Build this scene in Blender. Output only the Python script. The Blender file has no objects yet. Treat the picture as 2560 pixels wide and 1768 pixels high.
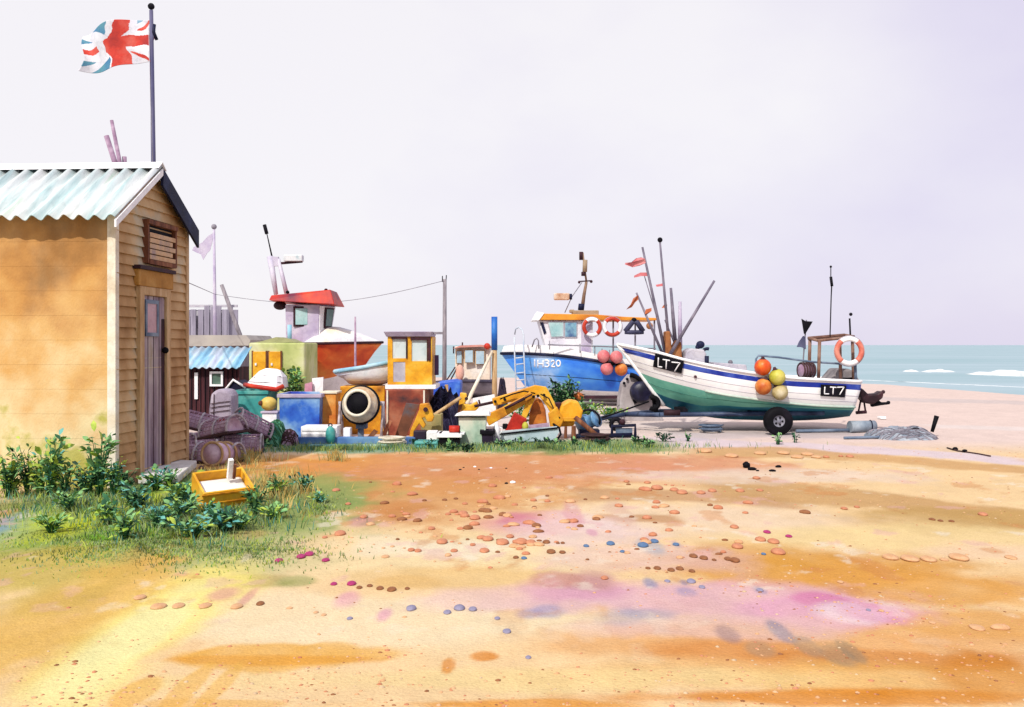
import bpy, math, random
import numpy as np
from mathutils import Vector, Matrix
from mathutils.bvhtree import BVHTree
random.seed(7)
R = math.radians
sc = bpy.context.scene
COL = sc.collection

# ------------------------------------------------------------------ camera
F, H = 2489.0, 1.8                     # focal length in photo pixels, eye height in metres
HZ = 862.0                             # photo row of the horizon
cam_d = bpy.data.cameras.new("camera"); cam = bpy.data.objects.new("camera", cam_d)
COL.objects.link(cam); sc.camera = cam
cam_d.sensor_width = 36.0; cam_d.lens = F / 2560.0 * 36.0
cam_d.shift_y = -(884.0 - HZ) / 2560.0
cam_d.clip_end = 6000.0; cam_d.clip_start = 0.05
cam.location = (0, 0, H); cam.rotation_euler = (R(90), 0, 0)

# ------------------------------------------------------------------ sky, sun, exposure
SUN_EL, SUN_AZ = R(45), R(-157)        # light comes from behind-left of the viewer
w = bpy.data.worlds.new("World"); sc.world = w; w.use_nodes = True
nt = w.node_tree; nt.nodes.clear()
out = nt.nodes.new('ShaderNodeOutputWorld')
sky = nt.nodes.new('ShaderNodeTexSky'); sky.sky_type = 'NISHITA'; sky.sun_disc = False
sky.sun_elevation = SUN_EL; sky.sun_rotation = SUN_AZ
bg1 = nt.nodes.new('ShaderNodeBackground'); bg1.inputs[1].default_value = 0.12
nt.links.new(sky.outputs[0], bg1.inputs[0])
tc = nt.nodes.new('ShaderNodeTexCoord')
mp = nt.nodes.new('ShaderNodeMapping'); mp.inputs['Scale'].default_value = (1.2, 1.2, 2.0)
mp.inputs['Location'].default_value = (0.35, 0.1, 0.2)
nz = nt.nodes.new('ShaderNodeTexNoise'); nz.inputs['Scale'].default_value = 1.3
nz.inputs['Detail'].default_value = 6; nz.inputs['Roughness'].default_value = 0.5
rp = nt.nodes.new('ShaderNodeValToRGB')
rp.color_ramp.elements[0].position = 0.36; rp.color_ramp.elements[0].color = (0.785, 0.735, 0.90, 1)
rp.color_ramp.elements[1].position = 0.62; rp.color_ramp.elements[1].color = (0.965, 0.935, 0.97, 1)
sep = nt.nodes.new('ShaderNodeSeparateXYZ')
ma = nt.nodes.new('ShaderNodeMath'); ma.operation = 'MULTIPLY_ADD'
ma.inputs[1].default_value = -0.30
nt.links.new(tc.outputs['Generated'], mp.inputs[0]); nt.links.new(mp.outputs[0], nz.inputs[0])
nt.links.new(tc.outputs['Generated'], sep.inputs[0])
nt.links.new(sep.outputs[0], ma.inputs[0]); nt.links.new(nz.outputs[0], ma.inputs[2])
nt.links.new(ma.outputs[0], rp.inputs[0])
bg2 = nt.nodes.new('ShaderNodeBackground'); bg2.inputs[1].default_value = 1.0
nt.links.new(rp.outputs[0], bg2.inputs[0])
mx = nt.nodes.new('ShaderNodeMixShader'); mx.inputs[0].default_value = 0.93   # thin bright cloud veil
nt.links.new(bg1.outputs[0], mx.inputs[1]); nt.links.new(bg2.outputs[0], mx.inputs[2])
nt.links.new(mx.outputs[0], out.inputs[0])
sl = bpy.data.lights.new("sun", 'SUN'); sl.energy = 4.2; sl.angle = R(1.0); sl.color = (1.0, 0.95, 0.86)
sun = bpy.data.objects.new("sun", sl); COL.objects.link(sun)
# travel direction of the light: to the right, away from the viewer, down
sd = Vector((math.cos(SUN_EL) * math.sin(R(23)), math.cos(SUN_EL) * math.cos(R(23)), -math.sin(SUN_EL)))
sun.rotation_euler = sd.to_track_quat('-Z', 'Y').to_euler()
sun.location = (-10, -10, 20)
sc.view_settings.view_transform = 'Standard'; sc.view_settings.look = 'None'
sc.view_settings.exposure = 0.0; sc.view_settings.gamma = 1.0
sc.view_settings.use_curve_mapping = False

# ------------------------------------------------------------------ helpers
def P(px, py, Y):
    return Vector(((px - 1280.0) / F * Y, Y, H - (py - HZ) / F * Y))
def D(py): return H * F / (py - HZ)
def G(px, py):
    d = D(py); return Vector(((px - 1280.0) / F * d, d, 0.0))
def lin(c, k=0.8):
    o = []
    for v in c[:3]:
        v /= 255.0
        v = v / 12.92 if v <= 0.04045 else ((v + 0.055) / 1.055) ** 2.4
        o.append(min(v * k * 0.9, 0.84))
    return o
MATS = {}
def wash(name, cols, scale=2.0, rough=0.6, bump=0.15, spec=0.3, k=0.8, sharp=0.2, edge=0.12, metal=0.0, fine=45.0, stretch=(1, 1, 1)):
    """weathered paint: two or three pigments in cloudy patches, faint tide-marks and a fine grain"""
    if name in MATS: return MATS[name]
    m = bpy.data.materials.new(name); MATS[name] = m; m.use_nodes = True
    t = m.node_tree; N = t.nodes; L = t.links; b = N['Principled BSDF']
    b.inputs['Roughness'].default_value = rough; b.inputs['Metallic'].default_value = metal
    b.inputs['Specular IOR Level'].default_value = spec
    if len(cols) == 1:
        c = cols[0]; cols = [tuple(max(0, v * 0.86) for v in c), c, tuple(min(255, v * 1.06 + 3) for v in c)]
    tc = N.new('ShaderNodeTexCoord'); mp = N.new('ShaderNodeMapping'); mp.inputs['Scale'].default_value = stretch
    mp.inputs['Location'].default_value = (random.random() * 9, random.random() * 9, random.random() * 9)
    n1 = N.new('ShaderNodeTexNoise'); n1.inputs['Scale'].default_value = scale; n1.inputs['Detail'].default_value = 5
    n1.inputs['Roughness'].default_value = 0.55
    L.new(tc.outputs['Object'], mp.inputs[0]); L.new(mp.outputs[0], n1.inputs[0])
    r = N.new('ShaderNodeValToRGB'); e = r.color_ramp.elements
    lo, hi = 0.5 - sharp, 0.5 + sharp
    e[0].position = lo; e[0].color = (*lin(cols[0], k), 1); e[1].position = hi; e[1].color = (*lin(cols[-1], k), 1)
    for i, c in enumerate(cols[1:-1]):
        x = e.new(lo + (hi - lo) * (i + 1) / (len(cols) - 1)); x.color = (*lin(c, k), 1)
    L.new(n1.outputs[0], r.inputs[0])
    n2 = N.new('ShaderNodeTexNoise'); n2.inputs['Scale'].default_value = scale * 1.7; n2.inputs['Detail'].default_value = 3
    L.new(mp.outputs[0], n2.inputs[0])
    r2 = N.new('ShaderNodeValToRGB'); q = r2.color_ramp.elements
    q[0].position = 0.46; q[0].color = (1, 1, 1, 1); q[1].position = 0.55; q[1].color = (1, 1, 1, 1)
    x = q.new(0.5); x.color = (1 - edge, 1 - edge, 1 - edge, 1)
    L.new(n2.outputs[0], r2.inputs[0])
    mu = N.new('ShaderNodeMix'); mu.data_type = 'RGBA'; mu.blend_type = 'MULTIPLY'; mu.inputs[0].default_value = 1
    L.new(r.outputs[0], mu.inputs[6]); L.new(r2.outputs[0], mu.inputs[7]); L.new(mu.outputs[2], b.inputs['Base Color'])
    n3 = N.new('ShaderNodeTexNoise'); n3.inputs['Scale'].default_value = fine; n3.inputs['Detail'].default_value = 3
    L.new(mp.outputs[0], n3.inputs[0])
    bp = N.new('ShaderNodeBump'); bp.inputs['Strength'].default_value = bump; bp.inputs['Distance'].default_value = 0.02
    L.new(n3.outputs[0], bp.inputs['Height']); L.new(bp.outputs[0], b.inputs['Normal'])
    return m

WL = {}     # world location of every object built (all unrotated when built)
def tag(o, label=None, cat=None, group=None, kind=None):
    if label: o['label'] = label
    if cat: o['category'] = cat
    if group: o['group'] = group
    if kind: o['kind'] = kind
    return o
def thing(name, label, cat, loc=(0, 0, 0), group=None):
    o = bpy.data.objects.new(name, None); COL.objects.link(o); o.location = loc; o.empty_display_size = 0.2
    WL[o.name] = Vector(loc)
    return tag(o, label, cat, group)
def copy_tree(o, parent=None):
    c = o.copy(); COL.objects.link(c)
    if parent: c.parent = parent
    WL[c.name] = WL[o.name]
    for ch in list(o.children): copy_tree(ch, c)
    return c

class MB:
    def __init__(s): s.v = []; s.f = []; s.mi = []; s.sm = []; s.m = 0
    def add(s, vs, fs, smooth=False):
        b = len(s.v); s.v += [Vector(v) for v in vs]
        for f in fs: s.f.append([i + b for i in f]); s.mi.append(s.m); s.sm.append(smooth)
        return s
    def hexa(s, p):      # p[0:4] one face, p[4:8] the opposite
        return s.add(p, [(3, 2, 1, 0), (4, 5, 6, 7), (0, 1, 5, 4), (1, 2, 6, 5), (2, 3, 7, 6), (3, 0, 4, 7)])
    def box(s, c, d, M=None):
        c = Vector(c); x, y, z = d[0] / 2, d[1] / 2, d[2] / 2
        p = [(-x, -y, -z), (x, -y, -z), (x, y, -z), (-x, y, -z), (-x, -y, z), (x, -y, z), (x, y, z), (-x, y, z)]
        p = [c + ((M @ Vector(a)) if M else Vector(a)) for a in p]
        return s.hexa(p)
    def rect(s, x0, y0, x1, y1, Y, th):           # box whose near face fills a photo rectangle at depth Y
        a, b = P(x0, y1, Y), P(x1, y0, Y)
        return s.box(((a.x + b.x) / 2, Y + th / 2, (a.z + b.z) / 2), (abs(b.x - a.x), th, abs(b.z - a.z)))
    def prism(s, poly, vec):
        n = len(poly); vec = Vector(vec); a = [Vector(p) for p in poly]
        return s.add(a + [p + vec for p in a], [list(range(n)), list(range(2 * n - 1, n - 1, -1))] + [(i, i + n, (i + 1) % n + n, (i + 1) % n) for i in range(n)])
    def slab(s, pts, Y, th): return s.prism([P(x, y, Y) for x, y in pts], (0, th, 0))
    def tube(s, pts, r, n=8, caps=True):
        pts = [Vector(p) for p in pts]; k = len(pts); rs = r if isinstance(r, (list, tuple)) else [r] * k
        d0 = (pts[1] - pts[0]).normalized(); u = d0.orthogonal().normalized(); vs = []
        for i, p in enumerate(pts):
            d = (pts[min(i + 1, k - 1)] - pts[max(i - 1, 0)])
            d = d.normalized() if d.length > 1e-9 else d0
            u = (u - d * u.dot(d)); u = u.normalized() if u.length > 1e-6 else d.orthogonal().normalized()
            q = d.cross(u)
            for j in range(n):
                a = 2 * math.pi * j / n; vs.append(p + (u * math.cos(a) + q * math.sin(a)) * rs[i])
        fs = [(i * n + j, i * n + (j + 1) % n, (i + 1) * n + (j + 1) % n, (i + 1) * n + j) for i in range(k - 1) for j in range(n)]
        s.add(vs, fs, True)
        if caps:
            b = len(s.v) - len(vs)
            for f in ([*range(n - 1, -1, -1)], [*range((k - 1) * n, k * n)]):
                s.f.append([b + i for i in f]); s.mi.append(s.m); s.sm.append(False)
        return s
    def lathe(s, prof, c, axis=(0, 0, 1), n=20, sc2=(1, 1), caps=True):
        c = Vector(c); q = Vector(axis).to_track_quat('Z', 'Y'); vs = []; k = len(prof)
        for r, z in prof:
            for j in range(n):
                a = 2 * math.pi * j / n; vs.append(c + q @ Vector((r * sc2[0] * math.cos(a), r * sc2[1] * math.sin(a), z)))
        fs = [(i * n + j, i * n + (j + 1) % n, (i + 1) * n + (j + 1) % n, (i + 1) * n + j) for i in range(k - 1) for j in range(n)]
        s.add(vs, fs, True); b = len(s.v) - len(vs)
        if caps and prof[0][0] > 1e-4: s.f.append([b + i for i in range(n - 1, -1, -1)]); s.mi.append(s.m); s.sm.append(False)
        if caps and prof[-1][0] > 1e-4: s.f.append([b + (k - 1) * n + i for i in range(n)]); s.mi.append(s.m); s.sm.append(False)
        return s
    def ball(s, c, r, n=16, sq=(1, 1, 1), jit=0.0):
        prof = [(max(1e-5, math.sin(math.pi * i / 10)), -math.cos(math.pi * i / 10)) for i in range(11)]
        vs = []; c = Vector(c)
        for a, z in prof:
            for j in range(n):
                t = 2 * math.pi * j / n; k = 1 + random.uniform(-jit, jit)
                vs.append(c + Vector((a * math.cos(t) * sq[0], a * math.sin(t) * sq[1], z * sq[2])) * r * k)
        fs = [(i * n + j, i * n + (j + 1) % n, (i + 1) * n + (j + 1) % n, (i + 1) * n + j) for i in range(10) for j in range(n)]
        return s.add(vs, fs, True)
    def torus(s, c, Rr, r, axis=(0, 1, 0), a0=0, a1=360, n=28, m=10):
        c = Vector(c); q = Vector(axis).to_track_quat('Z', 'Y'); full = abs(a1 - a0) >= 360
        k = max(3, int(n * abs(a1 - a0) / 360)); pts = [c + q @ Vector((Rr * math.cos(R(a0 + (a1 - a0) * i / k)), Rr * math.sin(R(a0 + (a1 - a0) * i / k)), 0)) for i in range(k + 1)]
        return s.tube(pts, r, m, caps=not full)
    def build(s, name, mats, parent=None, bevel=0.0, loc=None, sub=0):
        me = bpy.data.meshes.new(name)
        if parent is not None: o0 = WL[parent.name]
        else:
            if loc is None:
                xs = [v.x for v in s.v]; ys = [v.y for v in s.v]
                loc = ((min(xs) + max(xs)) / 2, (min(ys) + max(ys)) / 2, min(v.z for v in s.v))
            o0 = Vector(loc)
        me.from_pydata([tuple(v - o0) for v in s.v], [], s.f)
        for m in (mats if isinstance(mats, (list, tuple)) else [mats]): me.materials.append(m)
        me.polygons.foreach_set('material_index', s.mi); me.polygons.foreach_set('use_smooth', s.sm)
        me.validate(); me.update()
        o = bpy.data.objects.new(name, me); COL.objects.link(o)
        if parent is not None: o.parent = parent
        else: o.location = o0
        WL[o.name] = o0
        if bevel:
            b = o.modifiers.new('bevel', 'BEVEL'); b.width = bevel; b.segments = 2; b.limit_method = 'ANGLE'; b.angle_limit = R(40)
        if sub:
            b = o.modifiers.new('sub', 'SUBSURF'); b.levels = sub; b.render_levels = sub
        return o
    def bvh(s): return BVHTree.FromPolygons(s.v, s.f)
CAMP = Vector((0, 0, H))
def hit(bv, px, py, off=0.0):
    d = (P(px, py, 1.0) - CAMP).normalized()
    h = bv.ray_cast(CAMP, d)[0]
    return (h - d * off) if h else None

GLY = {'I': [[(.5, 0), (.5, 1)]], 'H': [[(0, 0), (0, 1)], [(1, 0), (1, 1)], [(0, .5), (1, .5)]],
       '3': [[(.02, .92), (.5, 1), (.88, .82), (.75, .6), (.35, .53), (.8, .46), (.95, .25), (.6, .02), (0, .06)]],
       '2': [[(.02, .78), (.25, .98), (.7, .98), (.9, .72), (.55, .38), (0, .02), (1, .02)]],
       '0': [[(.5 + .5 * math.sin(a * math.pi / 6), .5 + .5 * math.cos(a * math.pi / 6)) for a in range(13)]],
       'L': [[(.1, 1), (0, 0), (.95, .03)]], 'T': [[(0, 1), (1, .97)], [(.52, .98), (.45, 0)]],
       '7': [[(0, .97), (1, 1), (.35, 0)]]}
def letters(mb, bv, spec, r):
    """painted characters as raised strokes lying on the surface under them: spec = (char, x0, ytop, x1, ybottom, slope)"""
    for ch, x0, y0, x1, y1, sl in spec:
        for st in GLY[ch]:
            pts = []
            for i in range(len(st) - 1):
                for k in range(4):
                    t = k / 4; pts.append((st[i][0] + (st[i + 1][0] - st[i][0]) * t, st[i][1] + (st[i + 1][1] - st[i][1]) * t))
            pts.append(st[-1]); q = []
            for u, v in pts:
                h = hit(bv, x0 + (x1 - x0) * u, y1 + (y0 - y1) * v + sl * (x1 - x0) * u, 0.004)
                if h: q.append(h)
            if len(q) > 1: mb.tube(q, r, 6)

def hull_grid(stations, Yc):
    """stations: bow to stern, each a list of (px, py, half beam) from gunwale to keel; symmetric about the plane Y = Yc"""
    near = [[P(a, b, Yc - hb) for a, b, hb in st] for st in stations]
    far = [[Vector((v.x, 2 * Yc - v.y, v.z)) for v in row] for row in near]
    return near, far
def refine(stations, k):
    def cr(a, b, c, d, t):
        return tuple(0.5 * (2 * b[i] + (c[i] - a[i]) * t + (2 * a[i] - 5 * b[i] + 4 * c[i] - d[i]) * t * t + (3 * b[i] - a[i] - 3 * c[i] + d[i]) * t ** 3) for i in range(3))
    n = len(stations); o = []
    for i in range(n - 1):
        for j in range(k):
            t = j / k; A = stations[max(i - 1, 0)]; B = stations[i]; C = stations[i + 1]; E = stations[min(i + 2, n - 1)]
            o.append([cr(A[l], B[l], C[l], E[l], t) for l in range(len(B))])
    o.append(list(stations[-1])); return o
def hull_mesh(stations, Yc, band_mats, k=5, deck_drop=0.12):
    st = refine(stations, k); near, far = hull_grid(st, Yc); mb = MB(); n = len(st); L = len(st[0])
    vs = []; 
    for i in range(n): vs += near[i] + far[i]
    W = 2 * L; fs = []; ms = []
    for i in range(n - 1):
        for l in range(L - 1):
            a = i * W + l; b = (i + 1) * W + l
            fs.append((a, a + 1, b + 1, b)); ms.append(band_mats[l])
            a += L; b += L
            fs.append((a, b, b + 1, a + 1)); ms.append(band_mats[l])
        a = i * W + L - 1; b = (i + 1) * W + L - 1
        fs.append((a, a + L, b + L, b)); ms.append(band_mats[-1])
    # bow and transom closures
    for i, fl in ((0, False), (n - 1, True)):
        for l in range(L - 1):
            a = i * W + l; q = (a, a + L, a + L + 1, a + 1); fs.append(q[::-1] if fl else q); ms.append(band_mats[l])
    base = len(mb.v); mb.v += vs
    for f, m in zip(fs, ms): mb.f.append(list(f)); mb.mi.append(m); mb.sm.append(True)
    # inside deck a little below the gunwale
    dv = []
    for i in range(n):
        for s_ in (near, far): p = s_[i][0].copy(); p.z -= deck_drop; p.y = Yc + (p.y - Yc) * 0.97; dv.append(p)
    mb.m = band_mats[0]
    mb.add(dv, [(2 * i, 2 * i + 1, 2 * i + 3, 2 * i + 2) for i in range(n - 1)])
    return mb, near, far
# ------------------------------------------------------------------ ground, sea
def vnoise(x, y, seed):
    xi = np.floor(x).astype(np.int64); yi = np.floor(y).astype(np.int64); xf = x - xi; yf = y - yi
    def h(a, b):
        n = (a * 374761393 + b * 668265263 + seed * 974711) & 0x7fffffff
        n = ((n ^ (n >> 13)) * 1274126177) & 0x7fffffff
        return ((n ^ (n >> 16)) & 0xffff) / 65535.0
    u = xf * xf * (3 - 2 * xf); v = yf * yf * (3 - 2 * yf)
    return (h(xi, yi) * (1 - u) + h(xi + 1, yi) * u) * (1 - v) + (h(xi, yi + 1) * (1 - u) + h(xi + 1, yi + 1) * u) * v
def fbm(x, y, seed, o=4):
    t = 0; a = 0.5; s = 0
    for i in range(o): t = t + a * vnoise(x * 2 ** i, y * 2 ** i, seed + i); s += a; a *= 0.55
    return t / s - 0.5
COAST = [(-60, 62.0), (-20, 60.0), (3, 57.0), (12, 53.5), (17, 48), (18.7, 36.5), (20, 30), (24, 20), (60, 12)]
def coast(x): return np.interp(x, [c[0] for c in COAST], [c[1] for c in COAST])
rows = np.concatenate([np.linspace(-4, 3.4, 10), np.geomspace(3.6, 78, 560)])
NU = 640
us = np.linspace(-1, 1, NU)
Yg = np.repeat(rows[:, None], NU, 1); Wd = 0.62 * np.maximum(Yg, 4) + 2.5
Xg = us[None, :] * Wd
cd = coast(Xg)
Zg = 0.05 * fbm(Xg * 0.5, Yg * 0.35, 3) + 0.018 * fbm(Xg * 3, Yg * 2.2, 11)
Zg = Zg * np.clip((cd - Yg) / 6, 0, 1)
Zg -= np.clip(Yg - (cd - 3), 0, 30) * 0.05
def smooth(a): a = np.clip(a, 0, 1); return a * a * (3 - 2 * a)
colr = np.zeros(Xg.shape + (3,)); colr[:] = lin((250, 220, 174), 0.62)
wx = fbm(Xg * 1.1, Yg * 0.8, 21) ; wy = fbm(Xg * 1.1, Yg * 0.8, 41); wf = fbm(Xg * 5, Yg * 3.2, 61, 5); wb = fbm(Xg * 2.4, Yg * 1.5, 71, 5)
KG = 0.62
def lay(mask, c, k=None):
    k = k or KG
    c = np.array(lin(c, k)); m = np.clip(mask, 0, 1)[..., None]
    colr[:] = colr * (1 - m) + c * m
def blob(px, py, rx, ry, c, st=1.0, soft=0.35, wp=0.7):
    py0, py1 = py - ry, py + ry; d = D(py); cx = (px - 1280) / F * d
    y1, y0 = D(max(py0, 872)), D(py1); cy = (y0 + y1) / 2; hy = (y1 - y0) / 2; hx = rx * d / F
    e = np.sqrt(((Xg - cx) / hx) ** 2 + ((Yg - cy) / hy) ** 2) + wp * (wx * 1.3 + wb * 1.1 + wf * 0.6)
    lay(smooth((1 + soft - e) / (2 * soft)) * st * np.clip(.92 + .8 * wb, .45, 1), c)
def band(pts, ry, c, st=1.0, soft=0.3, wp=0.6):
    """a band of colour along the beach through the points"""
    w_ = [G(a, b) for a, b in pts]; xs = [p.x for p in w_]; ys = [p.y for p in w_]
    o = np.argsort(xs); xs = np.array(xs)[o]; ys = np.array(ys)[o]
    hy = ys * ys / (H * F) * ry
    cy = np.interp(Xg, xs, ys); h = np.interp(Xg, xs, hy)
    e = np.abs(Yg - cy) / h + wp * (wy * 1.3 + wb * 0.9 + wf * 0.6)
    hw = 0.12 * (xs[-1] - xs[0]) + 0.05
    m = smooth((1 + soft - e) / (2 * soft)) * smooth((Xg - xs[0]) / hw) * smooth((xs[-1] - Xg) / hw + 0.0)
    lay(m * st, c)
# far beach: pale pink-beige
lay(smooth((Yg - 15.5) / 3.5), (240, 220, 212), .66)
blob(1500, 1045, 260, 45, (244, 232, 228), .9)
band([(1560, 1100), (1900, 1115), (2250, 1130), (2700, 1165)], 12, (240, 224, 230), .95)
band([(1640, 1093), (1900, 1088), (2200, 1085)], 8, (200, 196, 208), .45)  # blue-grey shadow of the boat, painted into the sand
band([(2050, 935 + 55), (2300, 1000), (2700, 1012)], 6, (212, 204, 206), .5)
band([(1690, 1138), (1950, 1128), (2250, 1150), (2750, 1195)], 13, (222, 180, 130), .9)
band([(2300, 1065), (2700, 1075)], 5, (248, 236, 232), .8)
# warm mid ground
blob(1000, 1190, 480, 62, (228, 164, 108), .9)
blob(760, 1168, 240, 30, (232, 164, 92), .9)
blob(1330, 1175, 520, 40, (224, 160, 118), .9)
blob(1700, 1165, 250, 22, (226, 160, 130), .8)
blob(1050, 1250, 300, 55, (222, 164, 108), .8)
blob(1000, 1275, 130, 28, (204, 140, 86), .65)
band([(1400, 1235), (1800, 1245), (2050, 1268)], 16, (210, 168, 128), .85)
band([(1700, 1212), (2000, 1228), (2300, 1265), (2750, 1310)], 30, (212, 172, 122), .9)
blob(2450, 1300, 330, 30, (204, 168, 108), .75)
blob(1930, 1190, 420, 18, (246, 226, 208), .8)
blob(1750, 1300, 330, 40, (248, 226, 200), .8)
blob(2250, 1345, 420, 30, (250, 226, 170), .8)
band([(1480, 1290), (1620, 1296), (1720, 1300)], 10, (206, 160, 118), .8)
# green flank by the hut
blob(330, 1300, 440, 110, (140, 170, 84), .95)
blob(620, 1330, 240, 90, (160, 182, 116), .85)
blob(640, 1260, 300, 70, (158, 176, 108), .9)
blob(780, 1265, 70, 45, (150, 166, 104), .9)
blob(420, 1240, 180, 60, (86, 140, 90), .8)
blob(60, 1310, 110, 50, (126, 170, 190), .95)
blob(420, 1270, 60, 40, (40, 110, 140), .7)
blob(200, 1290, 130, 60, (206, 220, 70), .95)
blob(330, 1340, 120, 50, (120, 180, 60), .9)
blob(120, 1440, 230, 80, (208, 188, 104), .9)
blob(560, 1400, 260, 40, (164, 180, 120), .85)
blob(620, 1340, 40, 12, (208, 176, 120), .7)
blob(400, 1405, 60, 14, (222, 184, 116), .8)
blob(640, 1455, 130, 14, (172, 156, 82), .8)
blob(740, 1455, 40, 14, (150, 162, 92), .8)
band([(1000, 1112), (1300, 1116), (1560, 1115), (1720, 1118)], 17, (140, 166, 104), .9)
band([(640, 1118), (850, 1122), (1080, 1120)], 11, (128, 176, 150), .85)
# pale yellow and cream shore
blob(1100, 1390, 520, 60, (254, 236, 190), .65)
blob(1050, 1370, 260, 26, (255, 246, 222), .7)
blob(900, 1560, 620, 70, (255, 240, 206), .8)
blob(320, 1590, 170, 190, (255, 240, 150), .95)
blob(290, 1620, 110, 150, (255, 250, 190), .9)
blob(60, 1600, 190, 210, (236, 194, 112), .9)
blob(130, 1500, 120, 60, (216, 186, 108), .6)
blob(1130, 1440, 250, 30, (242, 206, 146), .8)
blob(1010, 1455, 90, 20, (238, 196, 130), .7)
# ochre on the right
blob(2000, 1420, 420, 42, (222, 160, 78), .9)
blob(1880, 1390, 210, 34, (220, 164, 84), .6)
blob(2350, 1470, 420, 45, (232, 172, 96), .9)
blob(2480, 1385, 160, 22, (250, 220, 190), .7)
blob(1980, 1610, 680, 55, (234, 172, 110), .8)
blob(1850, 1640, 240, 40, (222, 146, 80), .7)
blob(2400, 1560, 300, 35, (236, 178, 108), .8)
blob(2300, 1650, 420, 26, (212, 138, 70), .75)
blob(1700, 1690, 400, 45, (244, 200, 140), .75)
blob(2250, 1700, 420, 40, (240, 186, 110), .7)
blob(1350, 1700, 700, 34, (252, 228, 170), .7)
blob(2000, 1745, 500, 20, (224, 142, 52), .85)
blob(1250, 1764, 400, 14, (232, 160, 70), .8)
blob(2500, 1690, 160, 60, (216, 140, 58), .7)
blob(700, 1640, 330, 32, (238, 184, 96), .9, .2)
blob(690, 1650, 330, 12, (228, 160, 70), .6, .2)
blob(330, 1735, 40, 40, (236, 184, 96), .7, .2)
blob(470, 1720, 26, 60, (238, 188, 100), .8, .2)
blob(545, 1720, 22, 60, (240, 192, 108), .8, .2)
blob(560, 1760, 160, 12, (236, 186, 106), .7, .2)
blob(1215, 1640, 40, 14, (224, 142, 56), .8, .2); blob(1120, 1665, 18, 22, (226, 150, 70), .8, .2)
# pink and lilac washes
blob(1750, 1500, 420, 45, (234, 192, 206), .85)
blob(2100, 1530, 220, 42, (234, 178, 206), .85)
blob(1350, 1500, 300, 32, (238, 202, 206), .7)
blob(1450, 1470, 130, 34, (226, 170, 196), .7)
blob(1800, 1570, 330, 28, (238, 206, 202), .7)
blob(1320, 1310, 130, 30, (226, 150, 170), .55)
blob(1300, 1300, 60, 18, (214, 120, 156), .6)
blob(1450, 1330, 180, 40, (246, 224, 228), .7)
blob(1600, 1395, 260, 36, (240, 208, 208), .6)
blob(1480, 1455, 60, 24, (196, 150, 140), .6); blob(1390, 1450, 60, 20, (208, 150, 130), .6)
blob(2050, 1500, 60, 18, (220, 130, 176), .7); blob(2140, 1535, 80, 26, (250, 238, 240), .8)
blob(2210, 1535, 90, 26, (230, 160, 196), .6)
blob(1560, 1540, 70, 24, (186, 180, 204), .5); blob(1370, 1530, 40, 16, (170, 166, 200), .6); blob(1320, 1535, 40, 14, (168, 160, 196), .6)
blob(1610, 1535, 80, 16, (176, 176, 200), .5)
blob(1630, 1370, 34, 22, (150, 176, 200), .6, .4); blob(1690, 1362, 12, 10, (140, 164, 190), .6, .4)
blob(1625, 1460, 18, 14, (140, 150, 190), .7); blob(1710, 1455, 12, 8, (140, 146, 186), .7); blob(1900, 1475, 16, 10, (150, 146, 180), .6)
blob(1715, 1480, 26, 12, (170, 160, 196), .6)
blob(1950, 1577, 20, 26, (150, 148, 168), .75); blob(1820, 1590, 26, 20, (160, 136, 140), .7)
blob(2020, 1618, 26, 22, (158, 148, 132), .65, .3); blob(2095, 1640, 34, 26, (160, 148, 128), .6, .3); blob(2130, 1632, 20, 26, (150, 138, 118), .7, .2)
blob(1900, 1625, 34, 20, (172, 150, 128), .6)
blob(900, 1305, 30, 14, (222, 150, 176), .5, .5); blob(870, 1496, 30, 20, (230, 160, 190), .6, .45); blob(960, 1537, 18, 16, (230, 150, 200), .6, .45)
blob(552, 1490, 36, 18, (226, 160, 168), .6, .45); blob(615, 1500, 12, 22, (224, 156, 160), .6, .45)
blob(1480, 1330, 14, 10, (222, 150, 190), .6); blob(1555, 1290, 30, 30, (226, 190, 170), .6); blob(1435, 1290, 20, 30, (222, 160, 176), .6)
# fine natural mottling, kept small
# scattered tints of shingle and dried weed
mid = smooth((Yg - 5) / 3) * smooth((17 - Yg) / 3)
lay(smooth((wb - .16) / .08) * .45 * mid, (214, 146, 92)); lay(smooth((fbm(Xg * 3.1, Yg * 2, 131, 5) - .17) / .08) * .4 * mid, (238, 190, 190)); lay(smooth((fbm(Xg * 2.7, Yg * 1.9, 151, 5) - .17) / .08) * .5 * mid, (255, 246, 228))
colr *= (1 + 0.14 * wf + 0.10 * fbm(Xg * 2.3, Yg * 1.7, 91) + 0.10 * fbm(Xg * 18, Yg * 14, 81, 2))[..., None]
wet = smooth((Yg - (cd - 2.2)) / 2.0); colr *= (1 - 0.22 * wet)[..., None]
lum = colr.mean(-1, keepdims=True); colr = (lum + (colr - lum) * 1.1) * 1.06     # richer pigment in the sand
colr = np.clip(colr, 0.01, 0.86)
NR = len(rows)
me = bpy.data.meshes.new('ground')
vco = np.stack([Xg, Yg, Zg], -1).reshape(-1, 3)
ii = np.arange((NR - 1) * NU).reshape(NR - 1, NU)[:, :-1].ravel()
qf = np.stack([ii, ii + 1, ii + NU + 1, ii + NU], -1)
me.vertices.add(len(vco)); me.vertices.foreach_set('co', vco.ravel())
me.loops.add(qf.size); me.loops.foreach_set('vertex_index', qf.ravel())
me.polygons.add(len(qf)); me.polygons.foreach_set('loop_start', np.arange(0, qf.size, 4)); me.polygons.foreach_set('loop_total', np.full(len(qf), 4))
me.polygons.foreach_set('use_smooth', np.ones(len(qf), dtype=bool))
me.update(); me.validate()
ca = me.color_attributes.new('sand_colour', 'FLOAT_COLOR', 'POINT')
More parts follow.
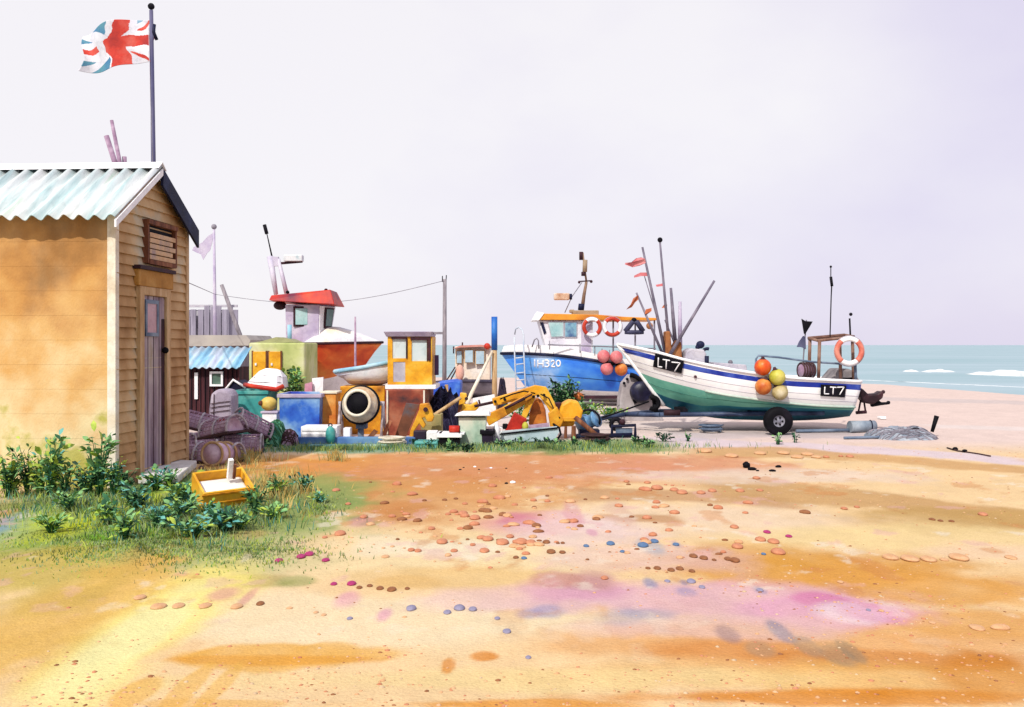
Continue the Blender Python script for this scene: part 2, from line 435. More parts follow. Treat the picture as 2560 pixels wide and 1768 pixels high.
ca.data.foreach_set('color', np.concatenate([colr.reshape(-1, 3), np.ones((len(vco), 1))], 1).astype(np.float32).ravel())
m = bpy.data.materials.new('sand_and_shingle'); m.use_nodes = True
N = m.node_tree.nodes; L = m.node_tree.links; b = N['Principled BSDF']; b.inputs['Roughness'].default_value = 0.95; b.inputs['Specular IOR Level'].default_value = 0.1
at = N.new('ShaderNodeAttribute'); at.attribute_name = 'sand_colour'
tcn = N.new('ShaderNodeTexCoord')
v1 = N.new('ShaderNodeTexVoronoi'); v1.inputs['Scale'].default_value = 26; L.new(tcn.outputs['Object'], v1.inputs['Vector'])
n1 = N.new('ShaderNodeTexNoise'); n1.inputs['Scale'].default_value = 60; n1.inputs['Detail'].default_value = 4; L.new(tcn.outputs['Object'], n1.inputs['Vector'])
rr = N.new('ShaderNodeValToRGB'); rr.color_ramp.elements[0].position = .3; rr.color_ramp.elements[0].color = (.9, .88, .86, 1); rr.color_ramp.elements[1].position = .7; rr.color_ramp.elements[1].color = (1.06, 1.06, 1.06, 1)
L.new(n1.outputs[0], rr.inputs[0])
mu = N.new('ShaderNodeMix'); mu.data_type = 'RGBA'; mu.blend_type = 'MULTIPLY'; mu.inputs[0].default_value = 1
L.new(at.outputs['Color'], mu.inputs[6]); L.new(rr.outputs[0], mu.inputs[7]); L.new(mu.outputs[2], b.inputs['Base Color'])
ad = N.new('ShaderNodeMath'); ad.operation = 'MULTIPLY_ADD'; ad.inputs[1].default_value = 0.5; L.new(v1.outputs['Distance'], ad.inputs[0]); L.new(n1.outputs[0], ad.inputs[2])
bp = N.new('ShaderNodeBump'); bp.inputs['Strength'].default_value = .4; bp.inputs['Distance'].default_value = .02; L.new(ad.outputs[0], bp.inputs['Height']); L.new(bp.outputs[0], b.inputs['Normal'])
me.materials.append(m)
go = bpy.data.objects.new('ground', me); COL.objects.link(go); go['kind'] = 'structure'
def gz(x, y):
    i = int(np.clip(np.searchsorted(rows, y), 0, NR - 1)); wdt = 0.62 * max(y, 4) + 2.5
    j = int(np.clip(round((x / wdt + 1) / 2 * (NU - 1)), 0, NU - 1)); return float(Zg[i, j])
# sea
ms = bpy.data.materials.new('sea_water'); ms.use_nodes = True
N = ms.node_tree.nodes; L = ms.node_tree.links; b = N['Principled BSDF']
b.inputs['Roughness'].default_value = 0.55; b.inputs['Specular IOR Level'].default_value = 0.12
tcn = N.new('ShaderNodeTexCoord'); mp = N.new('ShaderNodeMapping'); mp.inputs['Scale'].default_value = (.03, .12, 1)
n1 = N.new('ShaderNodeTexNoise'); n1.inputs['Scale'].default_value = 1.0; n1.inputs['Detail'].default_value = 5
L.new(tcn.outputs['Object'], mp.inputs[0]); L.new(mp.outputs[0], n1.inputs[0])
rr = N.new('ShaderNodeValToRGB'); rr.color_ramp.elements[0].position = .35; rr.color_ramp.elements[0].color = (*lin((160, 192, 200), .74), 1)
rr.color_ramp.elements[1].position = .65; rr.color_ramp.elements[1].color = (*lin((184, 208, 218), .72), 1)
L.new(n1.outputs[0], rr.inputs[0]); L.new(rr.outputs[0], b.inputs['Base Color'])
mp2 = N.new('ShaderNodeMapping'); mp2.inputs['Scale'].default_value = (.5, 1.6, 1); n2 = N.new('ShaderNodeTexNoise'); n2.inputs['Scale'].default_value = 1.2; n2.inputs['Detail'].default_value = 5
L.new(tcn.outputs['Object'], mp2.inputs[0]); L.new(mp2.outputs[0], n2.inputs[0])
bp = N.new('ShaderNodeBump'); bp.inputs['Strength'].default_value = .3; bp.inputs['Distance'].default_value = .15; L.new(n2.outputs[0], bp.inputs['Height']); L.new(bp.outputs[0], b.inputs['Normal'])
mb = MB(); mb.add([(-3500, 10, -.12), (3500, 10, -.12), (3500, 5000, -.12), (-3500, 5000, -.12)], [(0, 1, 2, 3)])
# the sheet under the land is hidden by the ground; it meets the beach where the sand dips below it
so = mb.build('sea', ms, loc=(0, 0, 0)); so['kind'] = 'structure'
foam = wash('foam_white', [(236, 242, 246), (250, 252, 253)], 1.5, .8, .3, k=.82)
def foam_ridge(pts, h, wd, name):
    mb = MB(); vs = []; n = len(pts)
    for i, (a, bb) in enumerate(pts):
        p = G(a, bb) if False else P(a, bb, (H + .12) * F / (bb - HZ)); t = math.sin(math.pi * i / (n - 1)) ** .5 * (0.7 + .6 * random.random()) + .02
        for dy, z in ((-wd, .0), (-wd * .45, h * t * .8), (-wd * .1, h * t), (wd * .5, h * t * .4), (wd, -.03)): vs.append(p + Vector((random.uniform(-.1, .1), dy, z)))
    mb.add(vs, [(i * 5 + j, (i + 1) * 5 + j, (i + 1) * 5 + j + 1, i * 5 + j + 1) for i in range(n - 1) for j in range(4)], True)
    o = mb.build(name, foam, sub=1); o['kind'] = 'structure'
foam_ridge([(2258 + i * 5, 929) for i in range(8)], .16, .4, 'breaking_wave')
foam_ridge([(2305 + i * 7, 930 + .3 * math.sin(i)) for i in range(12)], .2, .5, 'breaking_wave')
foam_ridge([(2420 + i * 14, 936 + i * .55) for i in range(17)], .34, .9, 'breaking_wave')
foam_ridge([(2060 + i * 14, 950 + max(0, i - 6) * .62) for i in range(44)], .02, .25, 'shore_foam')
# ------------------------------------------------------------------ paints
WHITE = wash('white_paint', [(236, 234, 240), (250, 250, 252), (253, 253, 253)], 2.5, .5, .1, k=.95)
CREAM = wash('cream_paint', [(226, 206, 176), (246, 236, 214), (252, 248, 238)], 3, .6, k=.82)
LILAC = wash('lilac_grey_shaded_paint', [(176, 160, 196), (200, 188, 214), (220, 212, 228)], 2.2, .6)
GREYL = wash('pale_grey', [(170, 164, 180), (200, 196, 208), (216, 212, 220)], 3, .7)
GREYM = wash('mid_grey', [(112, 108, 122), (140, 136, 148), (166, 160, 172)], 3, .7)
GREYW = wash('grey_wood', [(120, 112, 120), (150, 142, 150), (178, 170, 176)], 4, .8, stretch=(3, 3, .5))
BLACK = wash('black_paint', [(6, 6, 12), (13, 12, 20), (30, 26, 38)], 4, .7, k=.9, spec=.12)
NAVY = wash('navy_paint', [(8, 10, 34), (18, 22, 54), (38, 46, 84)], 3, .6, k=.9, spec=.2)
MAROON = wash('dark_maroon', [(38, 16, 26), (56, 24, 36), (84, 40, 48)], 3, .7, k=.9)
MAUVE = wash('mauve_net', [(138, 104, 134), (176, 146, 172), (210, 186, 204)], 5, .9)
ROPE = wash('dark_twine', [(58, 38, 44), (84, 58, 60)], 8, .9, k=.9)
BLUE = wash('blue_paint', [(20, 70, 190), (58, 126, 222), (110, 172, 238)], 2, .5, k=.85)
DBLUE = wash('deep_blue_paint', [(14, 28, 130), (30, 50, 170), (70, 90, 200)], 3, .5, k=.9)
SKYB = wash('pale_blue_paint', [(120, 186, 224), (160, 212, 238), (206, 232, 244)], 2.5, .6)
TEAL = wash('teal_plastic', [(38, 130, 136), (70, 168, 164), (130, 200, 188)], 2, .5)
LIME = wash('lime_tarpaulin', [(168, 184, 104), (212, 220, 146), (236, 236, 196)], 1.2, .8)
YEL = wash('yellow_paint', [(206, 132, 26), (242, 176, 34), (250, 202, 76)], 3, .5, k=.85)
YELD = wash('worn_yellow_paint', [(150, 88, 24), (224, 150, 30), (246, 190, 50)], 4, .55, k=.85)
ORNG = wash('orange_paint', [(206, 96, 30), (236, 150, 60), (248, 188, 104)], 3, .6)
RED = wash('red_paint', [(150, 26, 20), (196, 44, 28), (222, 78, 44)], 3, .5, k=.9)
RUST = wash('rusty_steel', [(86, 48, 44), (160, 82, 62), (196, 128, 92), (120, 116, 110)], 2.2, .8)
BROWN = wash('brown_wood', [(92, 50, 34), (130, 78, 52), (164, 110, 76)], 4, .8, stretch=(3, 3, .6))
TANW = wash('tan_wood', [(176, 136, 92), (210, 174, 128), (228, 200, 160)], 4, .8, stretch=(3, 3, .5))
GLASS = wash('pale_window_glass', [(150, 200, 204), (184, 220, 222), (210, 232, 236)], 2, .15, .02, .6)
DGLASS = wash('dark_green_glass', [(64, 90, 84), (92, 120, 108), (120, 148, 134)], 2, .2, .02, .5)
PINKB = wash('pink_buoy_rubber', [(206, 92, 100), (226, 124, 128), (236, 160, 158)], 4, .45)
ORB = wash('orange_buoy_rubber', [(196, 88, 36), (226, 134, 60), (240, 170, 90)], 4, .45)
OLIVE = wash('yellow_green_rubber', [(150, 150, 50), (200, 196, 70), (226, 214, 110)], 4, .5)
STEELB = wash('blue_grey_steel', [(70, 88, 116), (110, 128, 154), (150, 166, 186)], 3, .5)
PINKF = wash('pink_cloth', [(200, 96, 106), (220, 124, 130), (232, 160, 160)], 4, .9)
LG1 = wash('leaf_dark', [(34, 82, 52), (58, 118, 74)], 6, .7, k=.9)
LG2 = wash('leaf_mid', [(84, 142, 90), (140, 184, 116)], 6, .7, k=1.0)
LG3 = wash('leaf_blue_green', [(60, 140, 140), (120, 184, 168)], 6, .7, k=1.0)
LG4 = wash('leaf_yellow_green', [(140, 180, 60), (196, 212, 90)], 6, .7, k=.9)
LGD = wash('leaf_deep', [(14, 44, 34), (30, 74, 50)], 6, .7, k=.9)
DRY = wash('dry_straw', [(206, 168, 84), (232, 204, 128)], 6, .8)

# ------------------------------------------------------------------ net hut
A = Vector(((282 - 1280) / F * 12.5, 12.5, 0)); B_ = Vector(((463 - 1280) / F * 14.8, 14.8, 0))
TU = (B_ - A).normalized(); WG = (B_ - A).length; NO = Vector((TU.y, -TU.x, 0)); LU = -NO   # LU runs along the hut, away from the gable
def GP(t, z, o=0.0): return A + TU * t + Vector((0, 0, z)) + NO * o
def gpx(px, py):
    d = (P(px, py, 1.0) - CAMP); k = (A - CAMP).dot(NO) / d.dot(NO); q = CAMP + d * k
    return (q - A).dot(TU), q.z
HWALL = wash('hut_plywood', [(132, 86, 46), (206, 146, 72), (222, 166, 96), (240, 206, 152), (226, 168, 98), (176, 116, 60)], 1.0, .85, .3, edge=.08, stretch=(1, 1, .6), k=.76, sharp=.3)
def weathered_shaded_wall(m):
    """salt and rain have bleached the lower boards and algae greens the foot; the upper boards keep their ochre stain, darkened at the top as painted eave shade"""
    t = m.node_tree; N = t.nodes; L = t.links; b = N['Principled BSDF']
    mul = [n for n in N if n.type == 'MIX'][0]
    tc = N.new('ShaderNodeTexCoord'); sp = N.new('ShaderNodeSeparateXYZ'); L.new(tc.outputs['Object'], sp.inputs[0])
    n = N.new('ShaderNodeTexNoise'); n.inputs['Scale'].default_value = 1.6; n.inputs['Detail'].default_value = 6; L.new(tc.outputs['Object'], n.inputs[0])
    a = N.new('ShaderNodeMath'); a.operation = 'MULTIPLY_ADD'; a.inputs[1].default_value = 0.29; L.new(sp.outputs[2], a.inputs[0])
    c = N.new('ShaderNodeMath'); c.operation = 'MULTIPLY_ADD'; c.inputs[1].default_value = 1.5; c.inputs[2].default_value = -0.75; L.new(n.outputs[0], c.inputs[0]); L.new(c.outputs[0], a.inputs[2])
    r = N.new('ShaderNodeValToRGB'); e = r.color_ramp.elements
    e[0].position = 0.02; e[0].color = (*lin((196, 204, 104), .74), 1); e[1].position = 1.0; e[1].color = (*lin((150, 104, 56), .76), 1)  # brown top end of the ramp is eave shade put into the colour
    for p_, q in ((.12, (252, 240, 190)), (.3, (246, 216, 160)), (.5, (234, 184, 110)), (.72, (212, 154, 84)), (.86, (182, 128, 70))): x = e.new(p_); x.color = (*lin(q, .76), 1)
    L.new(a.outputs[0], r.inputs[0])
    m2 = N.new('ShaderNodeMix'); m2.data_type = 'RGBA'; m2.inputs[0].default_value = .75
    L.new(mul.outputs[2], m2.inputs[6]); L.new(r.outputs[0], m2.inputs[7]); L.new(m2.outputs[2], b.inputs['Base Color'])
weathered_shaded_wall(HWALL)
HGAB = wash('hut_clapboard', [(160, 116, 70), (200, 158, 108), (222, 188, 140), (200, 206, 190)], 1.1, .85, .25, edge=.08, stretch=(1, 1, .7))
ROOFM = wash('aqua_corrugated_iron', [(150, 166, 174), (196, 224, 226), (232, 243, 243), (250, 252, 252), (206, 230, 214)], 1.2, .45, .1, .4, k=.8, stretch=(5, .5, .5), sharp=.22)  # grey streaks along the slope stand in for shading in the grooves
ZE0, ZE1, ZR, TR = 3.46, 3.52, 4.18, WG * .5
hut = thing('net_hut', 'tall ochre wooden net hut with pale aqua corrugated roof at left', 'hut', A)
LH = 3.6
mb = MB()                                             # long wall, near side
mb.prism([GP(0.0, -.1), GP(0.0, ZE0), GP(.07, ZE0), GP(.07, -.1)], LU * LH)
z = 0.0
mb = MB()
while z < ZE0 - .02:                                  # wide lapped boards
    z2 = min(z + .31, ZE0); mb.hexa([GP(-.006, z, 0), GP(.06, z, 0), GP(.06, z, 0) + LU * LH, GP(-.006, z, 0) + LU * LH, GP(-.004, z2, 0), GP(.06, z2, 0), GP(.06, z2, 0) + LU * LH, GP(-.004, z2, 0) + LU * LH]); z += .31
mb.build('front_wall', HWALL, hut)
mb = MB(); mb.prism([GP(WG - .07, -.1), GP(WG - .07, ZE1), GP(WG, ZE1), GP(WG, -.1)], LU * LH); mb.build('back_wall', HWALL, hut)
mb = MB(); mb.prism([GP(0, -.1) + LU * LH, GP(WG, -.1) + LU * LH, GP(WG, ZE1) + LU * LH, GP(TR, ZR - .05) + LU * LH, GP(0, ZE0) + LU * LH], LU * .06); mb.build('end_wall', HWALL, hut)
mb = MB()                                             # gable of lapped boards, narrowing under the roof
z = 0.0; bh = .135
def lim(z):
    lo = 0.0 if z <= ZE0 else (z - ZE0) / (ZR - ZE0) * TR
    hi = WG if z <= ZE1 else WG - (z - ZE1) / (ZR - ZE1) * (WG - TR)
    return lo, hi
while z < ZR - .04:
    z2 = min(z + bh, ZR - .03); a0, b0 = lim(z); a1, b1 = lim(z2); jo = random.uniform(-.006, .006)
    mb.hexa([GP(a0, z, .048 + jo), GP(b0, z, .048 + jo), GP(b0, z, -.03), GP(a0, z, -.03), GP(a1, z2 + .01, .008), GP(b1, z2 + .01, .008), GP(b1, z2 + .01, -.03), GP(a1, z2 + .01, -.03)])
    z += bh
mb.build('gable_wall', HGAB, hut)
mb = MB(); mb.hexa([GP(-.03, 0, .05), GP(.07, 0, .05), GP(.07, 0, -.06), GP(-.03, 0, -.06), GP(-.03, ZE0, .05), GP(.07, ZE0, .05), GP(.07, ZE0, -.06), GP(-.03, ZE0, -.06)])
mb.build('corner_post', CREAM, hut, .006)
mb = MB(); mb.hexa([GP(WG - .07, 0, .05), GP(WG + .03, 0, .05), GP(WG + .03, 0, -.06), GP(WG - .07, 0, -.06), GP(WG - .07, ZE1, .05), GP(WG + .03, ZE1, .05), GP(WG + .03, ZE1, -.06), GP(WG - .07, ZE1, -.06)])
mb.build('corner_post', TANW, hut, .006)
def corrugated(e0, r0, dirv, length, pitch, amp, th=.012, seg=8):
    """sheet from eave line e0 to ridge line r0, ribs running up the slope"""
    mb = MB(); n = int(length / pitch * seg); nn = (r0 - e0).cross(dirv).normalized(); nn = nn if nn.z > 0 else -nn; vs = []
    for i in range(n + 1):
        s_ = i / n * length; h = amp * math.sin(2 * math.pi * s_ / pitch); jit = .012 * math.sin(s_ * 7)
        for q in (e0 + (e0 - r0).normalized() * jit, e0.lerp(r0, .5), r0):
            p = q + dirv * s_ + nn * h; vs += [p, p - nn * th]
    fs = []
    for i in range(n):
        a = i * 6; b = a + 6
        fs += [(a, b, b + 2, a + 2), (a + 2, b + 2, b + 4, a + 4), (a + 1, a + 3, b + 3, b + 1), (a + 3, a + 5, b + 5, b + 3), (a, a + 1, b + 1, b), (a + 4, b + 4, b + 5, a + 5)]
    return mb.add(vs, fs, True)
def slope_pt(t, z, o): return GP(t, z, o)
s0 = (ZR - ZE0) / TR
e0 = GP(-.24, ZE0 - .24 * s0 + .07, .14); r0 = GP(TR, ZR + .07, .14)
corrugated(e0, r0, LU, LH + .3, .2, .036).build('front_roof', ROOFM, hut)
s1 = (ZR - ZE1) / (WG - TR)
e1 = GP(WG + .1, ZE1 - .1 * s1 + .07, .14)
corrugated(e1, r0, LU, LH + .3, .2, .028).build('back_roof', ROOFM, hut)
mb = MB(); mb.hexa([GP(-.24, ZE0 - .24 * s0 + .03, .16), GP(TR, ZR + .03, .16), GP(TR, ZR + .03, .135), GP(-.24, ZE0 - .24 * s0 + .03, .135),
                    GP(-.24, ZE0 - .24 * s0 - .06, .16), GP(TR, ZR - .06, .16), GP(TR, ZR - .06, .135), GP(-.24, ZE0 - .24 * s0 - .06, .135)])
mb.build('barge_board', WHITE, hut)
mb = MB(); mb.hexa([GP(WG + .12, ZE1 - .12 * s1 + .06, .165), GP(TR + .02, ZR + .02, .165), GP(TR + .02, ZR + .02, .13), GP(WG + .12, ZE1 - .12 * s1 + .06, .13),
                    GP(WG + .12, ZE1 - .12 * s1 - .2, .165), GP(TR - .02, ZR - .2, .165), GP(TR - .02, ZR - .2, .13), GP(WG + .12, ZE1 - .12 * s1 - .2, .13)])
mb.build('barge_board', NAVY, hut)
mb = MB(); mb.prism([GP(TR - .14, ZR + .02, .15), GP(TR, ZR + .125, .15), GP(TR + .14, ZR + .02, .15), GP(TR + .12, ZR + .02, .15), GP(TR, ZR + .105, .15), GP(TR - .12, ZR + .02, .15)], LU * (LH + .3))
mb.build('ridge_cap', WHITE, hut)
# door with frame, glass and handle; louvred hatch over it
(tL, _), (tR, _) = gpx(346, 1165), gpx(402, 1165)
zT = gpx(380, 742)[1]; zB = .02
def gbox(mb, t0, t1, z0, z1, o0, o1): return mb.hexa([GP(t0, z0, o1), GP(t1, z0, o1), GP(t1, z0, o0), GP(t0, z0, o0), GP(t0, z1, o1), GP(t1, z1, o1), GP(t1, z1, o0), GP(t0, z1, o0)])
DOORM = wash('lilac_door_paint', [(120, 100, 116), (166, 148, 160), (196, 182, 186), (176, 160, 130)], 1.6, .7, .2, stretch=(2, 2, .5))
dr = gbox(MB(), tL, tR, zB, zT, 0, .05).build('door', DOORM, hut)
mb = MB()
for k in range(1, 4): t = tL + (tR - tL) * k / 4; gbox(mb, t - .008, t + .008, zB, zT, .045, .053)
mb.build('plank_joint', MAROON, dr)
g0, g1 = tL + (tR - tL) * .18, tL + (tR - tL) * .62; za, zb = gpx(372, 832)[1], gpx(372, 760)[1]
pn = gbox(MB(), g0, g1, za, zb, .05, .058).build('pane', wash('pink_glass', [(196, 150, 160), (216, 176, 182)], 2, .2, .02, .5), dr)
mb = MB()
for (x0, x1, z0, z1) in ((g0 - .05, g0, za - .05, zb + .05), (g1, g1 + .05, za - .05, zb + .05), (g0, g1, zb, zb + .05), (g0, g1, za - .05, za)): gbox(mb, x0, x1, z0, z1, .05, .07)
mb.build('pane_frame', STEELB, dr)
mb = MB(); th, zh = gpx(396, 876); mb.ball(GP(th, zh, .1), .045); mb.tube([GP(th, zh, .05), GP(th, zh, .1)], .02); mb.build('handle', BLACK, dr)
gbox(MB(), tR - .1, tR - .004, zB, zT - .3, .051, .056).build('door_gap_shade', MAROON, dr)  # dark strip laid on the door face as the shade of an open gap
mb = MB(); gbox(mb, tL - .14, tL - .005, 0, zT + .12, .02, .09); gbox(mb, tR + .005, tR + .14, 0, zT + .12, .02, .09); gbox(mb, tL - .005, tR + .005, zT + .005, zT + .12, .02, .088)
mb.build('door_frame', TANW, hut, .008)
gbox(MB(), tL - .2, tR + .2, zT + .12, zT + .34, .02, .1).build('door_head_board', wash('ochre_board', [(140, 96, 40), (186, 132, 58), (206, 156, 84)], 3, .8), hut, .01)
gbox(MB(), tL - .22, tR + .22, zT + .34, zT + .39, .02, .13).build('door_drip', MAROON, hut)
(v0, z1), (v1, _2) = gpx(356, 560), gpx(422, 560); z0 = gpx(390, 655)[1]
lv = gbox(MB(), v0, v1, z0, z1, .02, .04).build('hatch_shade_panel', BLACK, hut)  # black panel stands for the unlit interior behind the louvres
mb = MB()
for k in range(5):
    zz = z0 + (z1 - z0 - .1) * (k + .1) / 5
    gbox(mb, v0 + .02, v1 - .1 * (k % 2), zz, zz + (z1 - z0) * .125, .05, .1)
mb.build('louvre', wash('salmon_slats', [(206, 160, 120), (226, 190, 150), (170, 150, 150)], 3, .8), lv)
mb = MB(); gbox(mb, v0 - .05, v1 + .05, z1, z1 + .06, .02, .12); gbox(mb, v0 - .05, v0, z0 - .05, z1, .02, .1); gbox(mb, v1, v1 + .05, z0 - .05, z1, .02, .1); gbox(mb, v0, v1, z0 - .06, z0, .02, .11)
mb.build('hatch_frame', BROWN, lv)
mb = MB(); q = [G(345, 1214), G(446, 1212), G(492, 1172), G(404, 1168)]
mb.prism([Vector((p.x, p.y, .02)) for p in q], (0, 0, .1))
tag(mb.build('door_step', wash('white_stone', [(214, 210, 206), (244, 242, 238)], 3, .8, .3, k=.84), None, .012), 'white slab step on the ground before the grey door', 'step')
# flag and poles behind the hut
fp = thing('flagpole', 'tall slate grey flagpole behind the hut roof flying a red, white and blue flag', 'flagpole', P(393, 862, 18) * 1 + Vector((0, 0, -H)))
b0 = Vector((P(394, 862, 18).x, 18, 0)); t0 = P(378, 26, 18)
POLEM = wash('slate_pole_paint', [(70, 72, 120), (96, 92, 124), (140, 140, 180)], .8, .5, stretch=(1, 1, .6))
MB().tube([b0, t0], [.055, .035], 10).build('pole', POLEM, fp)
MB().ball(t0 + Vector((0, 0, .07)), .06).build('finial', BLACK, fp)
mb = MB(); mb.tube([P(386, 62, 17.93), P(384, 80, 17.9), P(392, 100, 17.93)], .03); mb.build('cleat', NAVY, fp)
mb = MB(); mb.tube([P(372, 70, 17.95), P(376, 250, 17.96), P(385, 520, 17.95)], .006, 5); mb.build('halyard', GREYL, fp)
# flag: one rippled sheet, painted from its own coordinates
nx, nz_ = 150, 84; vs = []; uv = []
for j in range(nz_ + 1):
    for i in range(nx + 1):
        u, v = i / nx, j / nz_
        px = 380 - 182 * u; py = 52 + 20 * u ** 1.4 - 8 * math.sin(u * 5) + v * (104 + 10 * math.sin(u * 4)) 
        vs.append(P(px, py, 18) + Vector((.05 * math.sin(v * 6 + u * 4), .24 * u * math.sin(u * 8 + v * 1.5) + .04 * math.sin(v * 5 + u * 9), 0)))
def flagcol(u, v):
    u += .02 * math.sin(v * 9) + .012 * math.sin(v * 23 + 2); v += .03 * math.sin(u * 8 + 1) + .015 * math.sin(u * 27)
    x, y = (u - .5) * 2, (.5 - v) * 2         # -1..1
    if abs(u - .44) < .085 + .06 * (v > .55) or (abs(v - .5) < .13 and u < .6) or (abs(v - .5) < .07 and u > .74): return 1
    if abs(u - .44) < .17 or abs(v - .5) < .24: return 0
    dgn = min(abs(x - y), abs(x + y))
    if dgn < .08 and u < .5: return 1
    if dgn < (.34 if u < .5 else .24) or (u < .5 and v > .5): return 0
    return 2 if (u < .5) else 3
mb = MB(); FL = [wash('flag_white', [(222, 222, 232), (246, 246, 250)], 3, .9, k=.84), wash('flag_red', [(176, 60, 60), (222, 72, 58), (232, 110, 96)], 3, .9), wash('flag_blue', [(84, 140, 190), (140, 180, 204), (180, 206, 212)], 3, .9), wash('flag_blue_far', [(70, 130, 186), (110, 168, 176)], 3, .9)]
mb.v = vs
for j in range(nz_):
    for i in range(nx):
        a = j * (nx + 1) + i; mb.f.append([a, a + 1, a + nx + 2, a + nx + 1]); mb.mi.append(flagcol((i + .5) / nx, (j + .5) / nz_)); mb.sm.append(True)
fo = mb.build('flag', FL, fp); so_ = fo.modifiers.new('solid', 'SOLIDIFY'); so_.thickness = .006
tag(MB().tube([Vector((P(300, 862, 17.2).x, 17.2, 0)), P(300, 446, 17.2), P(266, 340, 17.2)], [.05, .05, .045], 8).build('mooring_pole', MAUVE), 'shorter leaning mauve pole above the hut ridge, leftmost of three', 'pole', 'leaning poles behind the hut')
tag(MB().tube([Vector((P(312, 862, 17.0).x, 17.0, 0)), P(310, 460, 17.0), P(279, 301, 17.0)], [.04, .04, .03], 8).build('mooring_pole', MAUVE), 'longest leaning mauve pole above the hut ridge, between two shorter ones', 'pole', 'leaning poles behind the hut')
tag(MB().tube([Vector((P(324, 862, 17.1).x, 17.1, 0)), P(311, 392, 17.1)], [.045, .04], 8).build('mooring_pole', MAUVE), 'stub of pole just showing over the ridge, nearest the flagpole', 'pole', 'leaning poles behind the hut')

# ------------------------------------------------------------------ sheds left of centre
sh = thing('dark_shed', 'low maroon shed with sky blue corrugated roof beside the hut', 'shed', (P(537, 862, 21.5).x, 21.5, 0))
SHW = wash('maroon_boards', [(34, 14, 28), (62, 26, 34), (92, 46, 52)], 2.5, .8, .3, stretch=(4, 4, .4), k=.9)
x0, x1 = P(440, 0, 21.5).x, P(598, 0, 21.5).x
zE, zRr = P(0, 918, 21.5).z, P(0, 868, 22.2).z
mb = MB(); mb.box(((x0 + x1) / 2, 21.9, zE / 2), (x1 - x0, .8, zE)); mb.build('wall', SHW, sh)
mb = MB(); n = 14
for i in range(n): xx = x0 + (x1 - x0) * (i + .5) / n; mb.box((xx, 21.49, zE / 2 - .02), (.012, .02, zE - .06))
mb.build('board_joint', BLACK, sh)
corrugated(Vector((x0 - .05, 21.3, zE - .01)), Vector((x0 - .05, 22.3, zRr)), Vector((1, 0, 0)), x1 - x0 + .12, .16, .022).build('roof', wash('blue_corrugated_iron', [(110, 178, 220), (150, 204, 234), (206, 226, 240), (190, 196, 226)], 2.2, .5, .1, stretch=(2, .5, .5)), sh)
wf_ = MB()
for r_ in ((524, 929, 557, 934), (524, 961, 557, 966), (524, 934, 529, 961), (552, 934, 557, 961)): wf_.rect(*r_, 21.44, .06)
wn = wf_.build('window', WHITE, sh); MB().rect(529, 934, 552, 961, 21.47, .04).build('pane', DGLASS, wn)
MB().rect(486, 932, 494, 998, 21.46, .05).build('white_batten', WHITE, sh)
# far grey boarded shed with lean-to
gs = thing('boarded_shed', 'far shed of gappy grey lilac boards behind the blue roofed shed', 'shed', (P(530, 862, 45).x, 45, 0))
mb = MB(); xs_ = [463, 478, 497, 512, 527, 541, 556, 570, 583]
BRD = wash('grey_lilac_boards', [(140, 134, 152), (172, 166, 186), (200, 196, 210)], .8, .8, .2, stretch=(3, 3, .4))
for i, x in enumerate(xs_): a = P(x, 772 - random.uniform(-4, 8), 45); b = P(x + 11, 0, 45); mb.box(((a.x + b.x) / 2, 45, a.z / 2), (b.x - a.x + .03 , .08, a.z))
mb.build('board_wall', BRD, gs)
mb = MB(); mb.rect(452, 762, 592, 768, 45.15, .15); mb.rect(455, 775, 588, 860, 45.3, .06); mb.build('rail_frame', GREYL, gs)
mb = MB(); mb.slab([(462, 838), (615, 838), (626, 850), (622, 864), (470, 866), (456, 852)], 40, 4); mb.build('lean_to_roof', wash('grey_felt', [(150, 146, 138), (176, 170, 166), (196, 190, 180)], .6, .9), gs)
mb = MB(); mb.box((P(540, 0, 42).x, 42, .9), (2.3, 3.4, 1.8)); mb.build('lean_to_wall', GREYW, gs)
# lilac pennant on its pole; leaning spar
pf = thing('pennant_pole', 'pale lilac ragged pennant on a thin pole behind the hut', 'flag', (P(540, 862, 44).x, 44, 0))
MB().tube([Vector((P(539, 0, 44).x, 44, 0)), P(535, 566, 44)], [.1, .05], 8).build('pole', LILAC, pf)
mb = MB(); mb.slab([(534, 582), (530, 608), (525, 626), (517, 634), (508, 650), (502, 636), (492, 632), (480, 626), (484, 618), (506, 606), (520, 590)], 44, .03); mb.build('pennant', LILAC, pf)
MB().ball(P(535, 567, 44), .12).build('finial', GREYM, pf)
tag(MB().tube([Vector((P(622, 0, 43).x, 43, 0)), P(600, 838, 43), P(554, 712, 43)], [.11, .1, .08], 8).build('leaning_spar', GREYW), 'weathered grey spar leaning left above the far boarded shed', 'spar')
# telegraph pole and its wire back to the hut
tp = thing('utility_pole', 'tall bare grey pole standing between the yellow wheelhouse and blue boat', 'pole', (P(1110, 0, 40).x, 40, 0))
MB().tube([Vector((P(1111, 0, 40).x, 40, 0)), P(1112, 698, 40)], [.09, .075], 10).build('pole', GREYW, tp)
mb = MB(); mb.tube([P(1106, 690, 40), P(1106, 705, 40)], .02); mb.tube([P(1116, 688, 40), P(1115, 705, 40)], .02); mb.build('insulator', BLACK, tp)
a_, m_p, b_ = P(1110, 702, 39.9), P(538, 736, 43.9), GP(WG, 3.0, -.6)
pts = [a_.lerp(m_p, i / 24) - Vector((0, 0, 0.62 * math.sin(math.pi * i / 24))) for i in range(25)] + [m_p.lerp(b_, i / 8) for i in range(1, 9)]
tag(MB().tube(pts, .012, 5).build('overhead_wire', GREYM), 'thin sagging overhead wire from the tall grey pole to the hut', 'wire')

